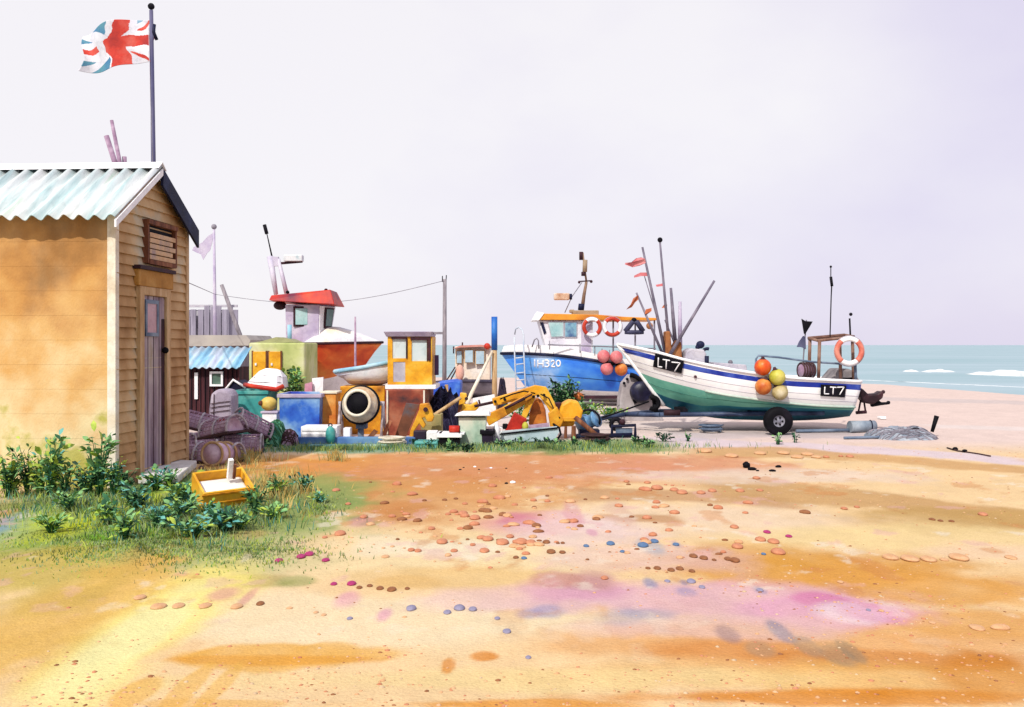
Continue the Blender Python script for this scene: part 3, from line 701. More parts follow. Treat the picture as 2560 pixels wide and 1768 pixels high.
# ------------------------------------------------------------------ heap between hut and boats
def tub(name, label, cat, px0, py0, px1, Y, depth, ztop, mats, rim=True, taper=.06, group=None):
    xa, xb = P(px0, 0, Y).x, P(px1, 0, Y).x; zt = P(0, py0, Y).z; cx = (xa + xb) / 2; w2 = (xb - xa) / 2; cy = Y + depth / 2; d2 = depth / 2
    z0 = ztop if ztop is not None else 0
    t = thing(name, label, cat, (cx, cy, z0), group); mb = MB(); tp_ = 1 - taper; e = .035
    o_ = [(-1, -1), (1, -1), (1, 1), (-1, 1)]
    vs = [(cx + a * w2 * tp_, cy + b * d2 * tp_, z0) for a, b in o_] + [(cx + a * w2, cy + b * d2, zt) for a, b in o_] + [(cx + a * (w2 - e), cy + b * (d2 - e), zt) for a, b in o_] + [(cx + a * (w2 * tp_ - e), cy + b * (d2 * tp_ - e), z0 + .05) for a, b in o_]
    fs = [(3, 2, 1, 0)]
    for l in range(3):
        for i in range(4): j = (i + 1) % 4; fs.append((l * 4 + i, l * 4 + j, l * 4 + 4 + j, l * 4 + 4 + i))
    fs.append((12, 13, 14, 15)); mb.add(vs, fs); mb.build('tub_body', mats[0], t, .012)
    if rim:
        mb = MB(); k = .03
        for (cx_, cy_, sx, sy) in ((cx, cy - d2 - k / 2, 2 * w2 + 2 * k, k), (cx, cy + d2 + k / 2, 2 * w2 + 2 * k, k), (cx - w2 - k / 2, cy, k, 2 * d2), (cx + w2 + k / 2, cy, k, 2 * d2)): mb.box((cx_, cy_, zt - .035), (sx, sy, .07))
        mb.build('rim', mats[1], t, .008)
    return t
def crate(name, label, cat, px0, py0, px1, py1, Y, depth, mat, lidmat=None, ground=True, group=None, slats=0):
    xa, xb = P(px0, 0, Y).x, P(px1, 0, Y).x; zt = P(0, py0, Y).z; zb_ = 0 if ground else P(0, py1, Y).z
    t = thing(name, label, cat, ((xa + xb) / 2, Y + depth / 2, zb_), group)
    MB().box(((xa + xb) / 2, Y + depth / 2, (zt + zb_) / 2), (xb - xa, depth, zt - zb_)).build('box', mat, t, .015)
    if lidmat: MB().box(((xa + xb) / 2, Y + depth / 2, zt + .022), (xb - xa + .05, depth + .05, .04)).build('lid', lidmat, t, .01)
    if slats:
        mb = MB()
        for i in range(slats): mb.box(((xa + xb) / 2, Y - .008, zb_ + (zt - zb_) * (i + .5) / slats), (xb - xa - .04, .016, (zt - zb_) / slats * .55))
        mb.build('rib', mat, t, .005)
    return t
tub('fish_tub', 'big blotchy blue fish tub behind the long blue beam', 'tub', 697, 985, 800, 18.6, .9, None, [wash('blotchy_blue_plastic', [(20, 60, 190), (60, 118, 220), (140, 186, 236), (190, 214, 240)], 1.6, .5), LILAC])
crate('locker', 'upright orange locker box right of the blue fish tub', 'box', 803, 985, 840, 1080, 18.9, .5, ORNG, CREAM)
crate('fish_box', 'low white fish box in front of the blue tub', 'fish box', 752, 1066, 843, 1104, 18.0, .45, WHITE, slats=3)
crate('fish_box', 'small white fish box under the yellow float beside the teal tub', 'fish box', 655, 1034, 692, 1090, 19.0, .4, WHITE, LILAC)
tub('fish_tub', 'teal green fish tub standing behind the lobster pots', 'tub', 582, 977, 668, 19.7, .9, None, [TEAL, TEAL])
fl = thing('net_float', 'fat yellow float lying on the small white fish box', 'float', P(672, 1024, 19.2))
zt_ = P(0, 1034, 19.0).z + .04
WL[fl.name] = Vector((P(672, 0, 19.2).x, 19.2, zt_)); fl.location = WL[fl.name]
MB().ball(Vector((P(672, 0, 19.2).x, 19.2, zt_ + .135)), .135, 14, (1.2, 1, 1)).build('bladder', wash('yellow_float_rubber', [(176, 140, 50), (226, 190, 80), (240, 212, 120)], 5, .5), fl)
mb = MB(); mb.ball(Vector((P(652, 0, 19.12).x, 19.12, zt_ + .15)), .05); mb.build('eye', BROWN, fl)
# grey creel stack / net sack
sk = thing('net_sack', 'grey lilac sack of nets leaning beside the teal tub', 'sack', (P(550, 0, 19.0).x, 19.2, 0))
mb = MB(); mb.slab([(522, 1086), (520, 1030), (526, 985), (545, 972), (572, 976), (580, 990), (580, 1086)], 18.95, .5)
sk1 = mb.build('sack_body', wash('grey_sacking', [(150, 136, 160), (178, 166, 186), (200, 190, 206)], 3, .9, .4), sk, .06)
mb = MB()
for y in (1008, 1018, 1030): mb.tube([P(526, y + 2, 18.93), P(550, y - 2, 18.93), P(578, y - 5, 18.93)], .008, 5)
mb.tube([P(535, 985, 18.93), P(534, 1040, 18.93)], .008, 5); mb.build('binding_cord', ROPE, sk1)
tp2 = thing('covered_stack', 'navy tarpaulin ridge with white edge beside the maroon shed', 'tarpaulin', (P(585, 0, 20.6).x, 21, 0))
mb = MB(); mb.slab([(556, 1070), (562, 976), (583, 952), (612, 970), (616, 1070)], 20.6, .9); mb.build('tarpaulin', NAVY, tp2, .02)
mb = MB(); mb.tube([P(557, 982, 20.57), P(583, 950, 20.57), P(614, 969, 20.57)], .028, 6); mb.build('edge_rope', WHITE, tp2)
# lime covered container with yellow hatches
lc = thing('storage_container', 'pale lime container with two yellow hatch doors behind the dinghy', 'container', (P(700, 0, 24).x, 25, 0))
xa, xb = P(622, 0, 24).x, P(762, 0, 24).x; zt = P(0, 857, 24).z
MB().box(((xa + xb) / 2, 24.8, zt / 2), (xb - xa, 1.6, zt)).build('body', LIME, lc, .04)
for (q0, q1) in ((632, 664), (672, 701)):
    hd = MB().rect(q0, 879, q1, 942, 23.93, .06).build('hatch_door', YEL, lc, .01)
    mb = MB(); mb.rect(q0 - 3, 877, q0, 944, 23.94, .05); mb.rect(q1, 877, q1 + 3, 944, 23.94, .05); mb.build('door_edge', BROWN, hd)
    MB().rect(q0 + 5, 908, q0 + 9, 914, 23.9, .03).build('latch', WHITE, hd)
mb = MB(); mb.slab([(630, 857), (655, 853), (690, 843), (720, 848), (740, 856)], 24.3, .9); mb.build('top_sheet', wash('olive_sheet', [(150, 150, 110), (186, 186, 140)], 2, .9), lc)
# upturned dinghy on the tub
dg = thing('dinghy', 'white clinker dinghy with red keel strip turned over on the teal tub', 'dinghy', (P(660, 0, 20.1).x, 20.1, P(0, 977, 19.7).z))
st = [[(612, 972, .05), (622, 960, .05), (640, 950, .03)], [(630, 976, .3), (640, 950, .24), (648, 935, .05)], [(660, 980, .4), (662, 945, .3), (665, 928, .05)], [(690, 984, .36), (692, 948, .28), (690, 930, .05)], [(708, 976, .25), (706, 950, .2), (700, 934, .05)]]
hm, _n, _f = hull_mesh(st, 20.1, [0, 0], 1, 0.0); hm.sm = [False] * len(hm.sm)
zmin = min(v.z for v in hm.v); dz = P(0, 977, 19.7).z - zmin + .0
for v in hm.v: v.z += max(dz, 0)
dh = hm.build('hull', WHITE, dg)
mb = MB(); mb.tube([P(a, b - 3, 20.1 - h_ - .02) + Vector((0, 0, max(dz, 0))) for a, b, h_ in ((612, 972, .05), (630, 976, .3), (660, 980, .4), (690, 984, .36), (708, 976, .25))], .045, 8); mb.build('gunwale', RED, dg)
mb = MB()
for f in (.35, .7): mb.tube([P(612 + (648 - 612) * f * .9, 972 - 30 * f, 20.1 - .26 * (1 - f * .4)) + Vector((0, -.02, max(dz, 0))), P(662, 980 - 48 * f, 20.1 - .4 + .16 * f) + Vector((0, -.02, max(dz, 0))), P(704, 978 - 42 * f, 20.1 - .3 + .12 * f) + Vector((0, -.02, max(dz, 0)))], .006, 5)
mb.build('plank_seam', GREYM, dg)
tag(MB().slab([(780, 946), (808, 943), (806, 1070), (784, 1070)], 20.4, .06).build('leaning_board', WHITE), 'plain white board upright beneath the orange boat', 'board', 'boards leaning behind the blue tub')
tag(MB().slab([(762, 960), (780, 955), (779, 1070), (760, 1070)], 20.3, .06).build('leaning_board', wash('pink_board', [(216, 140, 170), (236, 176, 196)], 3, .7)), 'narrow pink board upright left of the white board', 'board', 'boards leaning behind the blue tub')
tag(MB().tube([Vector((P(889, 0, 22.4).x, 22.4, 0)), P(888, 792, 22.4)], [.035, .02], 8).build('thin_stake', MAUVE), 'slim mauve stake rising before the orange hull', 'stake')
tag(MB().tube([P(724, 857, 25.0), P(724, 812, 25.0)], .055, 12).build('drum_pipe', SKYB) , 'short blue pipe end on the lime container top', 'pipe')
# beams on the ground
tag(MB().rect(690, 1094, 1038, 1111, 17.95, .22).build('timber_beam', wash('blue_beam_paint', [(40, 70, 130), (84, 128, 190), (130, 176, 210)], 1.5, .7), None, .015), 'long weathered blue beam lying along the green strip', 'beam', 'beams along the green strip')
tag(MB().rect(770, 1113, 965, 1126, 17.15, .2).build('timber_beam', wash('teal_beam', [(50, 120, 140), (120, 180, 180), (180, 206, 180)], 1.5, .7), None, .015), 'short teal plank lying in front of the long blue beam', 'beam', 'beams along the green strip')
# ------------------------------------------------------------------ orange boat with red-roofed wheelhouse
ob = thing('fishing_boat', 'orange hulled boat with lilac-shaded wheelhouse and red roof', 'boat', (P(800, 0, 27).x, 27, 0))
st = [[(956, 857, .04), (936, 880, .03), (908, 920, .03), (880, 955, .03), (872, 965, .03)],
      [(900, 858, .6), (890, 888, .45), (872, 930, .25), (858, 975, .1), (856, 985, .05)],
      [(840, 859, 1.0), (835, 893, .85), (825, 945, .6), (820, 995, .3), (820, 1008, .05)],
      [(775, 860, 1.15), (775, 898, 1.05), (772, 950, .85), (772, 1004, .4), (772, 1016, .05)],
      [(690, 861, 1.1), (690, 900, 1.0), (692, 950, .8), (695, 1004, .4), (695, 1016, .05)]]
OH = wash('orange_red_hull', [(196, 54, 28), (226, 104, 46), (236, 146, 72), (200, 140, 70)], .8, .55, .15, stretch=(1, 1, 1.4), k=1.0)
hm, near, far = hull_mesh(st, 27, [0, 0, 1, 1], 5, .05)
zmin = min(v.z for v in hm.v)
hm.build('hull', [OH, WHITE], ob)
mb = MB(); mb.tube([v + Vector((0, -.02, .01)) for v in [r[0] for r in near]], .035, 6); mb.tube([v + Vector((0, .02, .01)) for v in [r[0] for r in far]], .035, 6); mb.build('rubbing_strake', MAROON, ob)
mb = MB()                                                       # arched white foredeck cover
pro = [(770, 858, 1.1), (800, 832, 1.05), (822, 816, 1.0), (850, 818, .9), (880, 826, .7), (915, 839, .45), (955, 856, .05)]
rows_ = []
for (a, b, hb) in pro:
    zt = P(a, b, 27).z; zs = P(a, 859, 27).z; xx = P(a, 0, 27).x
    rows_.append([Vector((xx, 27 + hb * math.cos(t), zs + (zt - zs) * math.sin(t))) for t in [math.pi * k / 8 for k in range(9)]])
vs = [v for r_ in rows_ for v in r_]; mb.add(vs, [(i * 9 + j, i * 9 + j + 1, i * 9 + j + 10, i * 9 + j + 9) for i in range(len(pro) - 1) for j in range(8)], True)
mb.f.append(list(range(9))); mb.mi.append(0); mb.sm.append(False)
mb.build('foredeck_cover', wash('white_canvas', [(222, 216, 226), (246, 244, 248), (250, 236, 206)], 1.5, .9, k=.84), ob)
def plan_prism(mb, plan, py0, py1, tops=None):
    """walls from a plan of (px, Y) corners between two photo rows taken at the first corner's depth"""
    z0, z1 = P(0, py1, plan[0][1]).z, P(0, py0, plan[0][1]).z; n = len(plan)
    bt = [Vector((P(a, 0, y).x, y, z0)) for a, y in plan]; tpn = tops or plan
    tt = [Vector((P(a, 0, y).x, y, z1)) for a, y in tpn]
    return mb.add(bt + tt, [list(range(n))[::-1], list(range(n, 2 * n))] + [(i, (i + 1) % n, (i + 1) % n + n, i + n) for i in range(n)])
wl = [(715, 26.4), (796, 26.2), (822, 27.0), (742, 27.5)]
wt = [(713, 26.4), (798, 26.2), (838, 27.1), (740, 27.6)]
whs = plan_prism(MB(), wl, 762, 862, wt).build('wheelhouse', LILAC, ob, .015)  # lilac is the shade on the near face, put into the paint
def quad_on(mb, a, b, c, d, th, out):   # thin plate from four corner points
    return mb.prism([a, b, c, d], out * th)
fr = MB(); ny = Vector((0, -1, 0))
def wpane(x0, y0, x1, y1, Y): return [P(x0, y1, Y), P(x1, y1, Y), P(x1, y0, Y), P(x0, y0, Y)]
quad_on(fr, *wpane(734, 766, 773, 817, 26.34), .05, ny); wf1 = fr.build('window', MAROON, ob, .01)
mb = MB(); quad_on(mb, *wpane(739, 771, 769, 812, 26.28), .02, ny); mb.build('pane', GLASS, wf1, .008)
# raked front window on the right face
fa, fb, fc, fd_ = [Vector((P(a, 0, y).x, y, 0)) for a, y in (wl[1], wl[2], wt[2], wt[1])]
zA, zB2 = P(0, 862, 26.2).z, P(0, 762, 26.2).z
def ff(u, v, o=0):
    lo = fa.lerp(fb, u) + Vector((0, 0, zA)); hi = fd_.lerp(fc, u) + Vector((0, 0, zB2)); nn = (fb - fa).cross(Vector((0, 0, 1))).normalized(); return lo.lerp(hi, v) + nn * o
nnf = (fb - fa).cross(Vector((0, 0, 1))).normalized()
mb = MB(); mb.prism([ff(0.02, .06, .004), ff(.98, .06, .004), ff(.98, .97, .004), ff(.02, .97, .004)], nnf * .02); mb.build('lit_front_panel', WHITE, whs)  # white facing paints the front as the sunlit side
mb = MB(); mb.prism([ff(.3, .42, .024), ff(.85, .42, .024), ff(.85, .94, .024), ff(.3, .94, .024)], nnf * .03); wf2 = mb.build('window', MAROON, ob)
mb = MB(); mb.prism([ff(.36, .47, .054), ff(.79, .47, .054), ff(.79, .9, .054), ff(.36, .9, .054)], nnf * .012); mb.build('pane', DGLASS, wf2)
rl = [(672, 26.2), (836, 25.8), (862, 27.2), (700, 28)]; rt = [(678, 26.3), (826, 26.0), (842, 27.2), (706, 27.9)]
rb = MB(); n = 4
z0a, z0b, z1a, z1b = P(0, 752, 26).z, P(0, 762, 26).z, P(0, 738, 26).z, P(0, 728, 26).z
zb4 = [P(0, 750, 26).z, P(0, 762, 26).z, P(0, 764, 26).z, P(0, 752, 26).z]; zt4 = [P(0, 737, 26).z, P(0, 724, 26).z, P(0, 724, 26).z, P(0, 736, 26).z]
bt = [Vector((P(a, 0, y).x, y, z)) for (a, y), z in zip(rl, zb4)]; tt = [Vector((P(a, 0, y).x, y, z)) for (a, y), z in zip(rt, zt4)]
rb.add(bt + tt, [(3, 2, 1, 0), (4, 5, 6, 7)] + [(i, (i + 1) % 4, (i + 1) % 4 + 4, i + 4) for i in range(4)])
rf = rb.build('roof', wash('red_roof_paint', [(110, 30, 60), (196, 44, 22), (226, 84, 34)], 1.1, .5, k=.9), ob, .02)
mb = MB()
for x in (719, 815): mb.ball(P(x, 726 if x > 800 else 731, 26.4), .05)
mb.build('roof_light', BLACK, rf)
mb = MB(); mb.ball(P(700, 764, 26.6), .16, 12, (1.1, 1, .75)); mb.build('horn_speaker', MAROON, ob)
mb = MB(); mb.tube([P(690, 736, 26.8), P(675, 642, 26.9)], [.06, .09], 8); mb.tube([P(716, 733, 26.8), P(696, 648, 26.9)], [.06, .05], 8); mb.rect(674, 642, 695, 665, 26.85, .14)
mst = mb.build('mast', wash('pale_lilac_mast', [(206, 198, 222), (232, 228, 240)], 2, .5), ob)
mb = MB(); mb.tube([P(680, 642, 26.9), P(668, 588, 26.9), P(661, 566, 26.9)], [.025, .015, .012], 6); mb.tube([P(667, 585, 26.9), P(661, 562, 26.9)], .05, 8); mb.build('whip_aerial', BLACK, mst)
mb = MB(); mb.tube([P(696, 659, 26.9), P(756, 654, 26.9)], .035, 6); mb.build('lamp_arm', MAROON, mst)
mb = MB(); mb.rect(708, 637, 755, 653, 26.8, .25); mb.build('floodlight', wash('lamp_case', [(176, 206, 214), (232, 236, 240), (246, 246, 248)], 4, .4), mst, .02)

# ------------------------------------------------------------------ small dinghy on yellow lockers, mixer, yellow wheelhouse
yl = crate('locker', 'yellow locker under the blue edged grey dinghy', 'box', 850, 966, 962, 1080, 20.0, .8, YELD)
sd_ = thing('dinghy', 'small grey dinghy with pale blue gunwale on the yellow locker', 'dinghy', (P(905, 0, 20.4).x, 20.4, P(0, 966, 20.0).z))
st = [[(836, 938, .05), (846, 944, .05), (858, 950, .04), (866, 955, .03)], [(862, 934, .22), (866, 944, .2), (872, 955, .14), (876, 964, .04)], [(905, 928, .36), (905, 942, .34), (905, 956, .26), (905, 966, .04)],
      [(945, 920, .38), (945, 938, .36), (945, 956, .28), (945, 967, .04)], [(972, 915, .3), (974, 934, .3), (970, 952, .22), (966, 962, .04)]]
hm, near, far = hull_mesh(st, 20.4, [0, 0, 1], 5, .05)
dz = P(0, 966, 20.0).z - min(v.z for v in hm.v)
for v in hm.v: v.z += dz
hm.build('hull', [wash('white_blue_hull', [(206, 222, 234), (240, 244, 248), (214, 208, 222)], 3, .6, k=.95), LILAC], sd_)
mb = MB(); up = Vector((0, 0, dz + .02)); mb.tube([r_[0] + up for r_ in near] + [r_[0] + up for r_ in far[::-1]], .045, 6); mb.build('gunwale', SKYB, sd_)
cm = thing('cement_mixer', 'old cement mixer with wide black mouth and cream rim', 'cement mixer', (P(897, 0, 18.6).x, 18.6, 0))
c = P(897, 1010, 18.3); ax = Vector((-.08, -1, .2)).normalized()
MB().lathe([(.02, -.62), (.17, -.6), (.2, -.5), (.325, -.22), (.335, -.08), (.3, .0), (.225, .1), (.235, .12), (.215, .12), (.2, .06), (.28, -.1), (.18, -.5), (.01, -.52)], c, ax, 32).build('drum', wash('rusty_cream_drum', [(196, 140, 96), (226, 192, 150), (240, 226, 200), (150, 140, 146)], 3, .6), cm)
MB().lathe([(.0, 0), (.205, 0), (.205, .02), (.0, .02)], c + ax * .075, ax, 32).build('drum_shade_disc', BLACK, cm)  # black disc set in the mouth as the shade inside the drum
mb = MB(); mb.torus(c + ax * .115, .23, .028, ax, n=36); mb.build('mouth_rim', CREAM, cm)
mb = MB(); mb.torus(c - ax * .14, .345, .026, ax, n=36); mb.build('gear_ring', BLACK, cm)
mb = MB(); mb.box(c + ax * .06 + Vector((-.02, 0, -.11)), (.16, .015, .04), Matrix.Rotation(.5, 3, 'Y')); mb.build('mixing_blade', GREYL, cm)
bx_, by_ = c.x, 18.65
mb = MB()
for sx in (-1, 1):
    mb.tube([(bx_ + sx * .4, by_, .72), (bx_ + sx * .4, by_ - .3, 0)], .025); mb.tube([(bx_ + sx * .4, by_, .72), (bx_ + sx * .4, by_ + .35, 0)], .025)
    mb.tube([(bx_ + sx * .43, by_, .7), (bx_ + sx * .3, by_, .7)], .04)
mb.tube([(bx_ - .4, by_ - .29, .03), (bx_ + .4, by_ - .29, .03)], .022); mb.tube([(bx_ - .4, by_ + .34, .03), (bx_ + .4, by_ + .34, .03)], .022)
mb.build('stand', wash('stand_paint', [(120, 90, 90), (196, 184, 190), (226, 222, 226)], 4, .6), cm)
mb = MB(); mb.tube([(bx_, by_ - .1, .4), (bx_, by_ - .1, .02)], .06); mb.box((bx_ + .02, by_ - .1, .3), (.2, .2, .12)); mb.build('motor', STEELB, cm, .01)
# steel tank and wheelhouse
tk = thing('steel_tank', 'rust streaked steel tank under the yellow wheelhouse', 'tank', (P(1015, 0, 19.6).x, 20.6, 0))
xa, xb = P(962, 0, 19.6).x, P(1064, 0, 19.6).x; zt = P(0, 974, 19.6).z
MB().box(((xa + xb) / 2, 20.6, zt / 2), (xb - xa, 2.0, zt)).build('tank_body', wash('tank_rust', [(60, 46, 52), (150, 70, 52), (190, 118, 88), (128, 122, 118)], 1.4, .75, stretch=(1, 1, 1.3)), tk, .03)
mb = MB()
for x in (966, 1058): MB().rect(x, 976, x + 4, 1098, 19.56, .05).build('edge_angle', CREAM, tk)
yw = thing('wheelhouse', 'square yellow wheelhouse with two windows and lilac roof on the rusty tank', 'wheelhouse', (P(1022, 0, 19.8).x, 20.4, zt))
x0, x1 = 969, 1080; Yw = 19.75
xa, xb = P(x0, 0, Yw).x, P(x1, 0, Yw).x; zr = P(0, 842, Yw).z
mb = MB(); mb.box(((xa + xb) / 2 + .02, Yw + .5, zt + .045), (xb - xa + .12, 1.15, .085)); mb.build('floor_frame', WHITE, yw, .01)
zf = zt + .09; d_ = .95
def wall_with_holes(mb, x0, x1, z0, z1, holes, Y, th):
    xs = sorted({x0, x1, *[h[0] for h in holes], *[h[1] for h in holes]}); zs = sorted({z0, z1, *[h[2] for h in holes], *[h[3] for h in holes]})
    for i in range(len(xs) - 1):
        for j in range(len(zs) - 1):
            cx, cz = (xs[i] + xs[i + 1]) / 2, (zs[j] + zs[j + 1]) / 2
            if any(h[0] < cx < h[1] and h[2] < cz < h[3] for h in holes): continue
            mb.box((cx, Y + th / 2, cz), (xs[i + 1] - xs[i], th, zs[j + 1] - zs[j]))
X = lambda p: P(p, 0, Yw).x
Zy = lambda p: P(0, p, Yw).z
h1 = (X(981), X(1015), Zy(896), Zy(846)); h2 = (X(1029), X(1067), Zy(903), Zy(848)); h3 = (X(983), X(1013), Zy(955), Zy(905))
mb = MB(); wall_with_holes(mb, xa, xb, zf, zr, [h1, h2, h3], Yw, .05); mb.box((xa + .025, Yw + d_ / 2, (zf + zr) / 2), (.05, d_ - .1, zr - zf)); mb.box((xb - .025, Yw + d_ / 2, (zf + zr) / 2), (.05, d_ - .1, zr - zf))
mb.box(((xa + xb) / 2, Yw + d_ - .025, zf + .25), (xb - xa, .05, .5)); mb.box(((xa + xb) / 2, Yw + d_ - .025, zr - .06), (xb - xa, .05, .12))
mb.build('cabin_wall', YEL, yw)
mb = MB()
for (a, b, c_, e) in (h1, h2): mb.box(((a + b) / 2, Yw + .03, (c_ + e) / 2), (b - a, .008, e - c_))
mb.build('pane', wash('milky_glass', [(200, 226, 228), (232, 240, 242)], 2, .15, .02, .6), yw)
mb = MB(); a, b, c_, e = h3; mb.box(((a + b) / 2, Yw + .025, (c_ + e) / 2), (b - a, .03, e - c_)); mb.build('door_panel', GREYL, yw)
mb = MB(); mb.box(((h1[0] + h1[1]) / 2, Yw - .01, h1[3] + .02), (h1[1] - h1[0] + .04, .03, .07)); mb.box(((h2[0] + h2[1]) / 2, Yw - .01, h2[3] + .01), (h2[1] - h2[0] + .04, .03, .06)); mb.box((h1[1] + .015, Yw - .01, (h1[2] + h1[3]) / 2), (.03, .03, h1[3] - h1[2])); mb.box((xb - .05, Yw - .01, (zf + zr) / 2 + .25), (.05, .03, .5)); mb.box((h2[1] + .01, Yw - .006, (h2[2] + h2[3]) / 2), (.02, .02, h2[3] - h2[2]))
mb.build('window_trim', MAROON, yw)
mb = MB(); za, zb3 = Zy(842), Zy(829); o_ = [(X(960), Yw - .1), (X(1082), Yw - .1), (X(1082), Yw + d_ + .1), (X(960), Yw + d_ + .1)]; i_ = [(X(966), Yw - .04), (X(1078), Yw - .04), (X(1078), Yw + d_ + .04), (X(966), Yw + d_ + .04)]
mb.add([(x, y, za) for x, y in i_] + [(x, y, zb3) for x, y in o_], [(3, 2, 1, 0), (4, 5, 6, 7)] + [(i, (i + 1) % 4, (i + 1) % 4 + 4, i + 4) for i in range(4)]); mb.build('cabin_roof', LILAC, yw, .012)
mb = MB(); mb.rect(1083, 830, 1106, 836, Yw + .2, .06); mb.build('roof_bracket', GREYM, yw)
MB().rect(1086, 888, 1096, 938, Yw + .3, .12).build('exhaust_pipe', wash('violet_pipe', [(70, 50, 96), (96, 70, 116)], 3, .6), yw)
tag(MB().slab([(1015, 1008), (1048, 1012), (1012, 1098), (985, 1098)], 18.95, .07).build('leaning_plank', wash('brown_teal_plank', [(90, 56, 40), (126, 78, 56), (60, 112, 134)], 1.6, .8)), 'broad brown and teal plank leaning beside the rusty tank', 'plank')
# yellow bracket stand
zo = lambda L_: [(780 + .213 * a, 780 + .213 * b) for a, b in L_]
yb = thing('hoist_leg', 'bent yellow steel hoist leg standing left of the pale green bin', 'hoist', (P(1050, 0, 18.5).x, 18.5, 0))
MB().slab(zo([(1265, 1080), (1370, 1070), (1400, 1130), (1432, 1235), (1410, 1290), (1350, 1290), (1325, 1235), (1290, 1250), (1335, 1330), (1305, 1370), (1258, 1310), (1195, 1400), (1180, 1500), (1138, 1500), (1150, 1400), (1215, 1250), (1255, 1150)]), 18.45, .14).build('leg_plate', YELD, yb, .015)
mb = MB(); mb.tube([P(1064, 1024, 18.44), P(1064, 1024, 18.4)], .045); mb.build('pivot_pin', MAROON, yb)
# net heap, float, lumpy piles
def heap(name, label, cat, px0, px1, py_top, Y, depth, mat, seed, kind=None, cords=None, nb=26):
    rnd = random.Random(seed); xa, xb = P(px0, 0, Y).x, P(px1, 0, Y).x; zt = P(0, py_top, Y + depth * .4).z
    t = thing(name, label, cat, ((xa + xb) / 2, Y + depth / 2, 0)); mb = MB(); n, m_ = 44, 26; vs = []
    for j in range(m_ + 1):
        for i in range(n + 1):
            u, v = i / n * 2 - 1, j / m_ * 2 - 1; r = min(1, (abs(u) ** 2.6 + abs(v) ** 2.4)); h = max(0, (1 - r)) ** .55
            k = 1 + .9 * fbm(np.array(u * 2.6 + seed), np.array(v * 2.1), seed) + .5 * fbm(np.array(u * 8.0), np.array(v * 7.0), seed + 5)
            vs.append(((xa + xb) / 2 + u * (xb - xa) / 2, Y + depth / 2 + v * depth / 2, zt * h * float(k) * .92 - .02))
    mb.add(vs, [(j * (n + 1) + i, j * (n + 1) + i + 1, (j + 1) * (n + 1) + i + 1, (j + 1) * (n + 1) + i) for j in range(m_) for i in range(n)], True)
    bv = mb.bvh(); mb.build('net_mound', mat, t)
    mb = MB()
    for q in range(nb):
        x, y = rnd.uniform(xa + .1, xb - .1), rnd.uniform(Y + .02, Y + depth * .6); pts = []; a = rnd.uniform(-.6, .6)
        for s in range(9):
            p = Vector((x + (s - 4) * .07 * math.cos(a), y + (s - 4) * .07 * math.sin(a) * .5 + .03 * math.sin(s + q), 3)); h = bv.ray_cast(p, Vector((0, 0, -1)))[0]
            if h: pts.append(h + Vector((0, 0, .01)))
        if len(pts) > 2: mb.tube(pts, .011, 5)
    if mb.v: mb.build('loose_cord', cords or ROPE, t)
    return t
heap('net_heap', 'dark navy heap of nets behind the yellow hoist leg', 'nets', 1056, 1152, 970, 20.2, 1.6, wash('navy_net', [(12, 10, 34), (24, 20, 50), (48, 40, 74)], 6, .95, .6, k=.9), 5, cords=wash('slate_cord', [(44, 44, 74), (70, 70, 100)], 8, .9), nb=60)
for nm, lb, ctr in (('net_float', 'round dark green float on the left end of the navy net heap', P(1058, 992, 19.9)),):
    t = thing(nm, lb, 'float', ctr - Vector((0, 0, .16))); MB().ball(ctr, .085, 14, (1, 1, 1.55)).build('bladder', wash('green_float', [(24, 84, 48), (50, 120, 70)], 5, .5), t); MB().torus(ctr + Vector((0, 0, .15)), .035, .012).build('eye', BLACK, t)
# green bin and its neighbours
BN = wash('pale_green_bin', [(150, 190, 168), (196, 222, 200), (232, 234, 214), (244, 240, 226)], 1.8, .6, stretch=(1, 1, .8))
gb = tub('waste_bin', 'pale green bin with overhanging white lid among the yellow machinery', 'bin', 1146, 1040, 1216, 17.7, .5, None, [BN, BN], rim=False, taper=.1)
xa, xb = P(1136, 0, 17.7).x, P(1226, 0, 17.7).x; zt = P(0, 1040, 17.7).z
MB().prism([(xa, 17.62, zt + .002), (xb, 17.62, zt + .002), (xb - .03, 17.62, zt + .055), (xa + .12, 17.62, zt + .05)], (0, .66, 0)).build('lid', WHITE, gb, .012)
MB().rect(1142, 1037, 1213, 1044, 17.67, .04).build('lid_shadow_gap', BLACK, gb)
bc = tub('crate', 'black crate with white rim left of the pale green bin', 'crate', 1096, 1084, 1150, 17.3, .5, None, [BLACK, WHITE], taper=.12)
t = thing('paint_can', 'red can lying on the black crate beside the green bin', 'can', P(1136, 1082, 17.5)); 
zc = P(0, 1084, 17.3).z
WL[t.name] = Vector((P(1136, 0, 17.5).x, 17.5, zc)); t.location = WL[t.name]
cx = WL[t.name].x; MB().tube([(cx - .09, 17.5, zc + .062), (cx + .09, 17.5, zc + .062)], .06, 16).build('can_body', RED, t); MB().tube([(cx + .092, 17.5, zc + .062), (cx + .1, 17.5, zc + .062)], .062, 16).build('can_lid', MAROON, t)
MB().box((cx - .02, 17.55, zc - .012), (.4, .45, .02)).build('crate_lid', WHITE, bc)
tub('crate', 'narrow black tub right of the pale green bin', 'crate', 1204, 1076, 1233, 17.5, .35, None, [wash('black_violet_tub', [(28, 18, 40), (46, 32, 60)], 3, .6, k=.9), BLACK], taper=.08)
crate('box', 'small white box with black spots left of the black crate', 'box', 1066, 1079, 1093, 1108, 17.9, .3, WHITE)
jg = thing('jerry_can', 'small white jug between the narrow black tub and the punt', 'jug', (P(1241, 0, 17.9).x, 17.9, 0))
jx = P(1241, 0, 17.9).x
